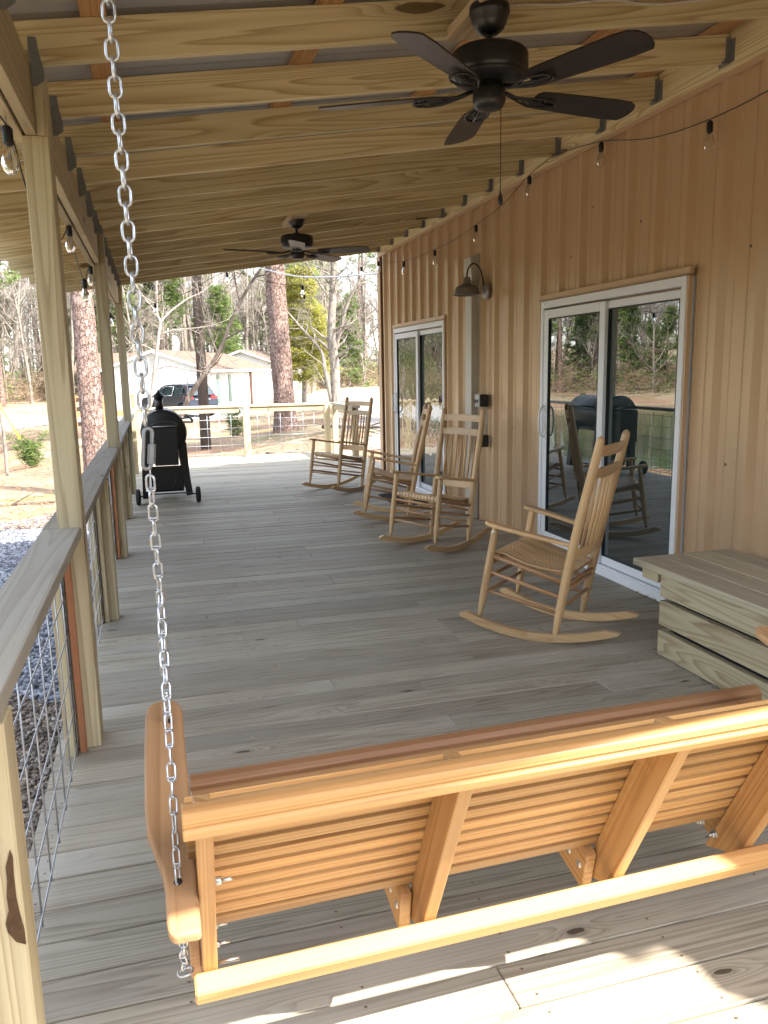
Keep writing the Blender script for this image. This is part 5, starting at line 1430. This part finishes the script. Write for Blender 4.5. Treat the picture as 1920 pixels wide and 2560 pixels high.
t6 = [(0.25, 24, -.85), (0.327, 24, -0.548), (0.589, 24, 0.023), (0.914, 24, 0.706), (1.164, 24, 1.102), (1.531, 24, 1.553), (1.842, 24, 2.005), (2.035, 24, 2.402), (2.231, 24, 2.854), (2.549, 24, 3.475), (3.046, 24.2, 4.208), (3.787, 24.4, 5.225), (4.4, 24.6, 6.4)]
custom_tree('leaning_tree', 'leaning dark-limbed bare tree whose limbs rise to the right behind the utility pole', 24, [t6, [(1.842, 24, 2.005), (1.693, 24.1, 2.405), (1.555, 24.3, 2.969), (1.4, 24.4, 3.8)],
    [(2.55, 24, 3.475), (2.4, 23.8, 4.3), (2.5, 23.6, 5.3)], [(2.035, 24, 2.4), (2.6, 23.7, 2.7), (3.3, 23.5, 2.85)], [(3.046, 24.2, 4.2), (3.6, 24.5, 4.4), (4.3, 24.8, 4.9)]], [(.10, .03), (.04, .012), (.035, .012), (.028, .010), (.028, .010)], M['darkbark'], .006, 5, 7, 1.2)
t5 = [(-.42, 20, -.9), (-.299, 20, 0.298), (-0.094, 20, 0.863), (0.008, 20, 1.427), (0.11, 20, 1.986), (0.196, 20, 2.449), (0.238, 20, 2.68), (0.172, 20, 2.91), (0.211, 20, 3.638), (.25, 20, 4.6)]
custom_tree('small_tree', 'slender pale-barked tree with one long limb reaching right across the pole', 20, [t5, [(0.009, 20, 1.567), (0.346, 19.9, 1.655), (0.713, 19.8, 1.583), (1.132, 19.7, 1.518), (1.4, 19.6, 1.6)],
    [(0.238, 20, 2.68), (0.521, 20.1, 2.956), (0.907, 20.2, 3.233), (1.289, 20.2, 3.42), (1.9, 20.2, 3.9)], [(0.191, 20, 2.375), (0.491, 19.9, 2.485), (0.957, 19.8, 2.52), (1.429, 19.7, 2.583), (1.816, 19.6, 2.723)],
    [(0.1, 20, 2.0), (-.35, 20.1, 2.2), (-.9, 20.2, 2.15)], [(.17, 20, 2.9), (-.2, 20, 3.4), (-.5, 20, 4.1)]], [(.065, .02), (.022, .007), (.028, .008), (.022, .006), (.02, .006), (.022, .008)], M['palebark'], .0038, 8, 6, .65)
t7 = [(-3.87, 22.7, -1.1), (-3.86, 22.7, 0.0), (-3.93, 22.7, 1.0), (-3.85, 22.7, 2.0), (-3.95, 22.7, 3.2), (-3.9, 22.7, 4.6)]
custom_tree('sapling', 'thin grey sapling standing alone at the far left of the yard', 22.7, [t7, [(-3.9, 22.7, 1.5), (-3.4, 22.6, 2.0), (-2.9, 22.5, 2.3)], [(-3.93, 22.7, 1.0), (-4.4, 22.6, 1.5), (-4.9, 22.5, 1.9)]], [(.05, .015), (.018, .006), (.018, .006)], M['greybark'], .0045, 12, 9, .8)
t4 = [(9.9, 45, -.6), (9.95, 45, 1.5), (9.8, 45, 3.5), (9.95, 45, 5.5), (10.07, 45, 7.5), (10.0, 45, 10), (10.2, 45, 13)]
custom_tree('twin_trunk_tree', 'grey tree with two trunks rising together beyond the drive', 45, [t4, [(9.75, 45, -.5), (9.35, 45, 1.6), (9.2, 45.2, 2.6), (8.2, 45.4, 3.8), (7.3, 45.6, 4.9)], [(9.95, 45, 2.4), (10.5, 45, 4.3), (11.0, 45, 5.6), (11.8, 44.8, 7.0), (11.7, 44.8, 9.0)],
    [(9.9, 45, 5.2), (8.9, 44.8, 6.6), (8.0, 44.6, 8.0)]], [(.30, .12), (.16, .04), (.13, .04), (.06, .02)], M['greybark'], .010, 15, 14, 2.2)

# small shrubs and saplings in the yard
def shrub(x, y, h, n, mat, label, name='shrub', seedn=1, L=.16, w=.012):
    rs = np.random.RandomState(seedn); z0 = tz(x, y); t = thing(name, label, 'shrub', (x, y, z0)); tr = TB(); tips = []
    for i in range(n):
        a = rs.uniform(0, 6.28); P, _ = wander(rs, (0, 0, -.05), (math.cos(a)*.35, math.sin(a)*.35, 1), h*rs.uniform(.5, 1), 6, .15, .02); tr.tube(P, np.linspace(.012, .004, 7), 4)
        for q in range(2, 7):
            for _ in range(3): tips.append(P[q]+rs.randn(3)*.08*h)
    o = bpy.data.objects.new('stem', tr.mesh('stem', M['greybark'])); C.objects.link(o); o.parent = t
    v, q, r_ = needle_cloud(rs, tips, 14, L, w, .05); o = bpy.data.objects.new('foliage', np_mesh('foliage', v, q, r_, mat, False)); C.objects.link(o); o.parent = t
shrub(-3.75, 26, 1.1, 9, M['needles'], 'young green pine seedling on the leaf-strewn ground at the left', seedn=4)
shrub(2.62, 29.5, 1.3, 5, M['shrubleaf'], 'thin evergreen sapling seen through the far railing mesh', seedn=6)
shrub(-5.2, 24.5, .7, 7, M['shrubleaf'], 'low dark green shrub at the left edge of the yard', seedn=9)
# yellow green tree
rs = np.random.RandomState(77); tips = []
tr = TB(); P, _ = wander(rs, (0, 0, -.3), (0, 0, 1), 8.4, 10, .03, .03); tr.tube(P, np.linspace(.16, .03, 11), 8)
for i in range(120):
    t_ = .22+.78*rs.rand(); j = int(t_*10); a = rs.uniform(0, 6.28); l = 2.1*(1.12-t_)+.25
    Pn, _ = wander(rs, P[min(j, 10)], (math.cos(a), math.sin(a), .45), l, 4, .1, .03); tr.tube(Pn, np.linspace(.025, .006, 5), 3)
    for q in (1, 2, 3, 4):
        for _ in range(3): tips.append(Pn[q]+rs.randn(3)*.2)
nd = needle_cloud(rs, tips, 26, .20, .022, .14)
plant_tree('leafy_tree', (tr.mesh('trunk', M['greybark']), np_mesh('crown', *nd, M['yellowleaf'], False)), 8.65, 48, 'yellow green leafy tree glowing behind the big pine trunk', 'tree')
# fallen logs and sticks
def stick(x, y, L, r, a, label):
    z = tz(x, y)+r*.7; b_ = MB(); n = 6
    b_.tube([(L*(i/n-.5), rng.gauss(0, .04), rng.gauss(0, .02)) for i in range(n+1)], [r*(1-.5*i/n) for i in range(n+1)], 7)
    b_.tube([(L*.1, 0, 0), (L*.2, .3, .1), (L*.25, .6, .12)], [r*.5, r*.3, r*.15], 5)
    o = b_.build('fallen_branch', M['darkbark']); o.location = (x, y, z); o.rotation_euler = (0, 0, a); tag(o, label, 'branch')
stick(-3.2, 17.5, 2.6, .04, .1, 'dark fallen branch lying on the straw left of the porch')
stick(6.0, 24.0, 2.6, .07, -.7, 'dark fallen limb on the straw beside the big pine')
stick(3.4, 19.5, 2.0, .035, .4, 'thin fallen branch on the straw beyond the mesh railing')

for i, (x, y) in enumerate([(9.5, 17), (13, 22), (10.5, 25), (15.5, 17), (16, 27), (12, 30.5), (19, 22), (8.2, 20.5)]):
    if i % 3 == 1: plant_tree('pine_tree', PINE[i % 2], x, y, 'tall pine on the far side of the metal building', 'pine tree', 'pines beside the building', 1.0)
    else: plant_tree('bare_tree', BARE[i % 4], x, y, 'leafless tree on the far side of the metal building', 'tree', 'leafless trees beside the building', 1.0)
# ------------------------------------------------------------------ white ranch house
M['whitewall'] = plain('white_siding', (0.60, 0.585, 0.54), .7, var=.03)
M['shingle'] = plain('tan_shingles', (0.105, 0.062, 0.042), .9, var=.2, scale=1.2, alt=(0.135, 0.09, 0.062))
M['brownwood'] = plain('brown_stained_wood', (0.09, 0.045, 0.025), .7, var=.2)
M['winglass'] = plain('far_window_glass', (0.10, 0.20, 0.17), .1, var=.1)
HA = R(22); HM = T(.1, 50, 0) @ RZ(-HA)      # local x -> right of ridge, local y -> along ridge
zg = -.86
def hp(x, y, z): return tuple((HM @ np.array([x, y, z, 1]))[:3])
hs_ = thingw('ranch_house', 'white ranch house with tan shingle roof beyond the parked car', 'house', (4, 56, -.85))
def gable(q, x0, x1, y0, y1, ze, zr):
    xm = (x0+x1)/2
    for y in (y0, y1): q.quad([hp(x0, y, zg), hp(x1, y, zg), hp(x1, y, ze), hp(xm, y, zr), hp(x0, y, ze)], uvs=[(0, 0)]*5)
    for x in (x0, x1): q.quad([hp(x, y0, zg), hp(x, y1, zg), hp(x, y1, ze), hp(x, y0, ze)])
def roofs(q, x0, x1, y0, y1, ze, zr, o=.35):
    xm = (x0+x1)/2; s = (zr-ze)/(xm-x0); a = ze-s*o
    for (xa, xb, za, zb) in ((x0-o, xm, a, zr), (x1+o, xm, a, zr)):
        P = [(xa, y0-o, za), (xa, y1+o, za), (xb, y1+o, zb), (xb, y0-o, zb)]
        q.quad([hp(x, y, z+.05) for x, y, z in P]); q.quad([hp(x, y, z+.17) for x, y, z in P])
        for i in range(4):
            A, B_ = P[i], P[(i+1) % 4]; q.quad([hp(A[0], A[1], A[2]+.05), hp(*B_[:2], B_[2]+.05), hp(*B_[:2], B_[2]+.17), hp(A[0], A[1], A[2]+.17)])
one(lambda q: (gable(q, -3.3, 3.3, 0, 13.5, 1.62, 2.70), gable(q, -2.7, 4.5, 15.5, 22, 1.75, 3.0)), 'wall', M['whitewall'], hs_)
one(lambda q: (roofs(q, -3.3, 3.3, 0, 13.5, 1.62, 2.70), roofs(q, -2.7, 4.5, 15.5, 22, 1.75, 3.0)), 'roof', M['shingle'], hs_)
def fas(q):
    for s in (-1, 1): q.bar(hp(s*3.68, -.37, 1.55), hp(0, -.37, 2.76), .03, .16)
    q.bar(hp(3.67, -.35, 1.56), hp(3.67, 13.8, 1.56), .05, .16); q.bar(hp(4.9, 15.1, 1.66), hp(.9, 15.1, 3.07), .03, .16); q.bar(hp(-3.1, 15.1, 1.66), hp(.9, 15.1, 3.07), .03, .16)
one(fas, 'fascia', M['whitewall'], hs_)
one(lambda q: q.box((0, 0, 0), (.55, .04, .55), 0, HM @ T(0, -.03, 2.05)), 'gable_vent', plain('vent_grey', (.40, .38, .34), .7), hs_)
for yy, ww in ((1.6, .5), (4.0, .5)):
    w_ = one(lambda q: q.box((0, 0, 0), (.04, ww, 1.7), 0, HM @ T(3.33, yy, .45)), 'window', M['winglass'], hs_)
w_ = one(lambda q: q.box((0, 0, 0), (.06, 2.2, 1.3), 0, HM @ T(3.33, 10.3, .6)), 'window', plain('pale_curtain', (.5, .58, .56), .5), hs_)
one(lambda q: [q.box((0, 0, 0), (.07, .09, 1.4), 0, HM @ T(3.35, yy, .6)) for yy in (9.2, 9.93, 10.66, 11.4)]+[q.box((0, 0, 0), (.07, 2.2, .07), 0, HM @ T(3.355, 10.3, .62))], 'window_frame', M['whitewall'], w_)
one(lambda q: q.box((0, 0, 0), (.16, .16, 2.4), 2, HM @ T(3.6, 8.0, .36)), 'porch_post', M['brownwood'], hs_)
one(lambda q: q.box((0, 0, 0), (.9, .9, 2.0), 2, HM @ T(-4.1, .5, .1)), 'door', M['brownwood'], hs_)
hw = thingw('brown_cabin', 'low brown building with tan roof left of the white house', 'building', (-2.75, 58, -.85))
one(lambda q: q.box((-2.75, 58.5, .45), (3.5, 5, 2.7), 0), 'wall', M['brownwood'], hw)
def hwr(q):
    for s in (-1, 1):
        P = [(-4.9, 58.5+s*3.1, 1.62), (-.6, 58.5+s*3.1, 1.62), (-.6, 58.5, 2.75), (-4.9, 58.5, 2.75)]
        q.quad(P); q.quad([(a, b, c+.14) for a, b, c in P]); q.quad([P[0], P[1], (P[1][0], P[1][1], P[1][2]+.14), (P[0][0], P[0][1], P[0][2]+.14)])
one(hwr, 'roof', M['shingle'], hw)
one(lambda q: q.quad([(-2.4, 55.98, -.8), (-.9, 55.98, -.8), (-.9, 55.98, 1.3), (-2.4, 55.98, 1.3)]), 'garage_door', M['whitewall'], hw)
M['orangewood'] = plain('orange_deck_wood', (0.42, 0.19, 0.08), .7, var=.2)
dk = thingw('wooden_deck', 'raised orange-brown wooden deck with railing beside the far house', 'deck', (-2.3, 41, -.9))
one(lambda q: q.box((-2.35, 41.5, -.42), (2.7, 3, .16), 0), 'floor', M['orangewood'], dk)
for x in (-3.65, -2.35, -1.05): one(lambda q: q.box((x, 40.05, -.25), (.14, .14, 1.5), 2), 'post', M['orangewood'], dk)
one(lambda q: (q.box((-2.35, 40.05, .45), (2.8, .16, .06), 0), q.box((-2.35, 40.05, -.28), (2.6, .05, .09), 0)), 'rail', M['orangewood'], dk)
one(lambda q: [q.tube([(-3.6+i*.16, 40.05, -.28), (-3.6+i*.16, 40.05, .44)], .008, 4) for i in range(16)]+[q.tube([(-3.6, 40.05, -.2+j*.15), (-1.05, 40.05, -.2+j*.15)], .008, 4) for j in range(4)], 'wire_mesh', M['cordblack'], dk)

# ------------------------------------------------------------------ dark SUV
M['carpaint'] = plain('dark_blue_paint', (0.006, 0.010, 0.020), .22, var=.05, spec=.4)
M['carglass'] = plain('car_glass', (0.02, 0.03, 0.035), .04, var=.05, spec=.8)
M['chrome'] = plain('chrome_trim', (0.7, 0.7, 0.7), .15, metal=1.0, var=.02)
M['taillight'] = plain('red_tail_light', (0.55, 0.015, 0.02), .2, var=.05)
car = thing('parked_car', 'dark blue SUV parked in front of the white house, tail towards the deck', 'car', (1.25, 46.3, tz(1.25, 46.3)+.03), R(90+28))
XZ = np.array([[1, 0, 0, 0], [0, 0, -1, 0], [0, 1, 0, 0], [0, 0, 0, 1.0]])
def body(q):
    low_ = [(2.52, .38), (2.55, .62), (2.50, .85), (2.30, .98), (1.35, 1.10), (-2.35, 1.14), (-2.50, 1.0), (-2.56, .62), (-2.50, .40)]
    wa = [(x, z) for x, z in [(-1.92+.44*math.cos(a), .36+.44*math.sin(a)) for a in np.linspace(math.pi-.1, .1, 9)]]
    wb = [(x, z) for x, z in [(1.50+.44*math.cos(a), .36+.44*math.sin(a)) for a in np.linspace(math.pi-.1, .1, 9)]]
    ol = low_+[(-2.40, .36)]+wa+[(-1.4, .32), (1.0, .32)]+wb+[(2.0, .36)]
    q.prism(ol, -.96, .96, XZ, smooth=False)
o = one(body, 'body', M['carpaint'], car); bv = o.modifiers.new('bevel', 'BEVEL'); bv.width = .06; bv.segments = 3; bv.limit_method = 'ANGLE'; bv.angle_limit = R(35)
def cabin(q):
    b0 = len(q.v)
    lo_ = [(1.30, 1.08), (-2.42, 1.12)]; hi = [(.35, 1.70), (-.6, 1.76), (-1.9, 1.72), (-2.15, 1.66)]
    ring = [(1.30, 1.08, .92), (.35, 1.68, .72), (-.6, 1.75, .72), (-1.9, 1.72, .70), (-2.18, 1.64, .68), (-2.46, 1.12, .90)]
    for s in (1, -1):
        for (x, z, w) in ring: q.v.append((x, s*w, z))
    n = len(ring)
    q.face([b0+i for i in range(n)][::-1], [(0, 0)]*n, .5); q.face([b0+n+i for i in range(n)], [(0, 0)]*n, .5)
    for i in range(n): j = (i+1) % n; q.face([b0+i, b0+j, b0+n+j, b0+n+i], [(0, 0)]*4, .5)
o = one(cabin, 'cabin', M['carpaint'], car); bv = o.modifiers.new('bevel', 'BEVEL'); bv.width = .05; bv.segments = 2
def sidew(x0, x1, z0, z1, s, cut=0.0):
    def y_at(z): return .92-.20*(z-1.10)/.6
    P = [(x0, z0), (x1, z0), (x1-cut*0, z1), (x0+cut, z1)]
    return P, y_at
for s in (1, -1):
    for nm, P in (('front', [(1.02, 1.14), (.12, 1.14), (.12, 1.60), (.42, 1.60)]), ('rear', [(.05, 1.14), (-.95, 1.14), (-.95, 1.62), (.05, 1.62)]), ('quarter', [(-1.08, 1.16), (-2.05, 1.16), (-1.95, 1.58), (-1.08, 1.61)])):
        def wf(q):
            ya = lambda z: s*(.925-.205*(z-1.10)/.6+.012)
            q.quad([(x, ya(z), z) for x, z in P])
        w_ = one(wf, 'window', M['carglass'], car)
        if nm != 'quarter':
            def tf(q):
                ya = lambda z: s*(.925-.205*(z-1.10)/.6+.022)
                for a, b_ in ((0, 1), (2, 3)): q.tube([(P[a][0], ya(P[a][1]), P[a][1]), (P[b_][0], ya(P[b_][1]), P[b_][1])], .018, 5)
                if nm == 'front': q.tube([(P[0][0], ya(P[0][1]), P[0][1]), (P[3][0], ya(P[3][1]), P[3][1])], .018, 5)
                else: q.tube([(P[1][0], ya(P[1][1]), P[1][1]), (P[2][0], ya(P[2][1]), P[2][1])], .018, 5)
            one(tf, 'window_trim', M['chrome'], w_)
    one(lambda q: q.tube([(.2, s*.66, 1.80), (-.6, s*.66, 1.85), (-1.7, s*.65, 1.80)], .022, 6), 'roof_rail', M['chrome'], car)
    one(lambda q: q.box((.95, s*1.03, 1.13), (.14, .2, .14), 0, bev=.03), 'mirror', M['carpaint'], car)
    for wx in (1.50, -1.92):
        w_ = one(lambda q: q.lathe([(0, -.11), (.30, -.11), (.355, -.08), (.36, 0), (.355, .08), (.30, .11), (0, .11)], Mx=T(wx, s*.87, .36) @ RX(math.pi/2), n=28), 'wheel', M['rubber'], car)
        one(lambda q: q.lathe([(0, -.125), (.06, -.12), (.20, -.115), (.235, -.10), (.235, .10), (.2, .115), (.06, .12), (0, .125)], Mx=T(wx, s*.87, .36) @ RX(math.pi/2), n=20), 'rim', M['chrome'], w_)
    one(lambda q: (q.box((-2.47, s*.74, 1.02), (.12, .40, .16), 0, bev=.03), q.box((-2.30, s*.925, 1.03), (.42, .06, .12), 0, bev=.02)), 'tail_light', M['taillight'], car)
one(lambda q: q.quad([(-2.49, -.74, 1.17), (-2.49, .74, 1.17), (-2.235, .60, 1.60), (-2.235, -.60, 1.60)]), 'rear_window', M['carglass'], car)
one(lambda q: q.box((-2.575, 0, .93), (.03, .95, .05), 0, bev=.01), 'chrome_strip', M['chrome'], car)
one(lambda q: q.box((-2.575, 0, .80), (.02, .32, .16), 0, bev=.005), 'number_plate', M['whitewall'], car)
one(lambda q: q.box((-2.54, 0, .47), (.12, 1.7, .14), 0, bev=.03), 'bumper', M['gasket'], car)
one(lambda q: q.box((-2.20, 0, 1.72), (.32, 1.2, .04), 0, bev=.015), 'spoiler', M['carpaint'], car)
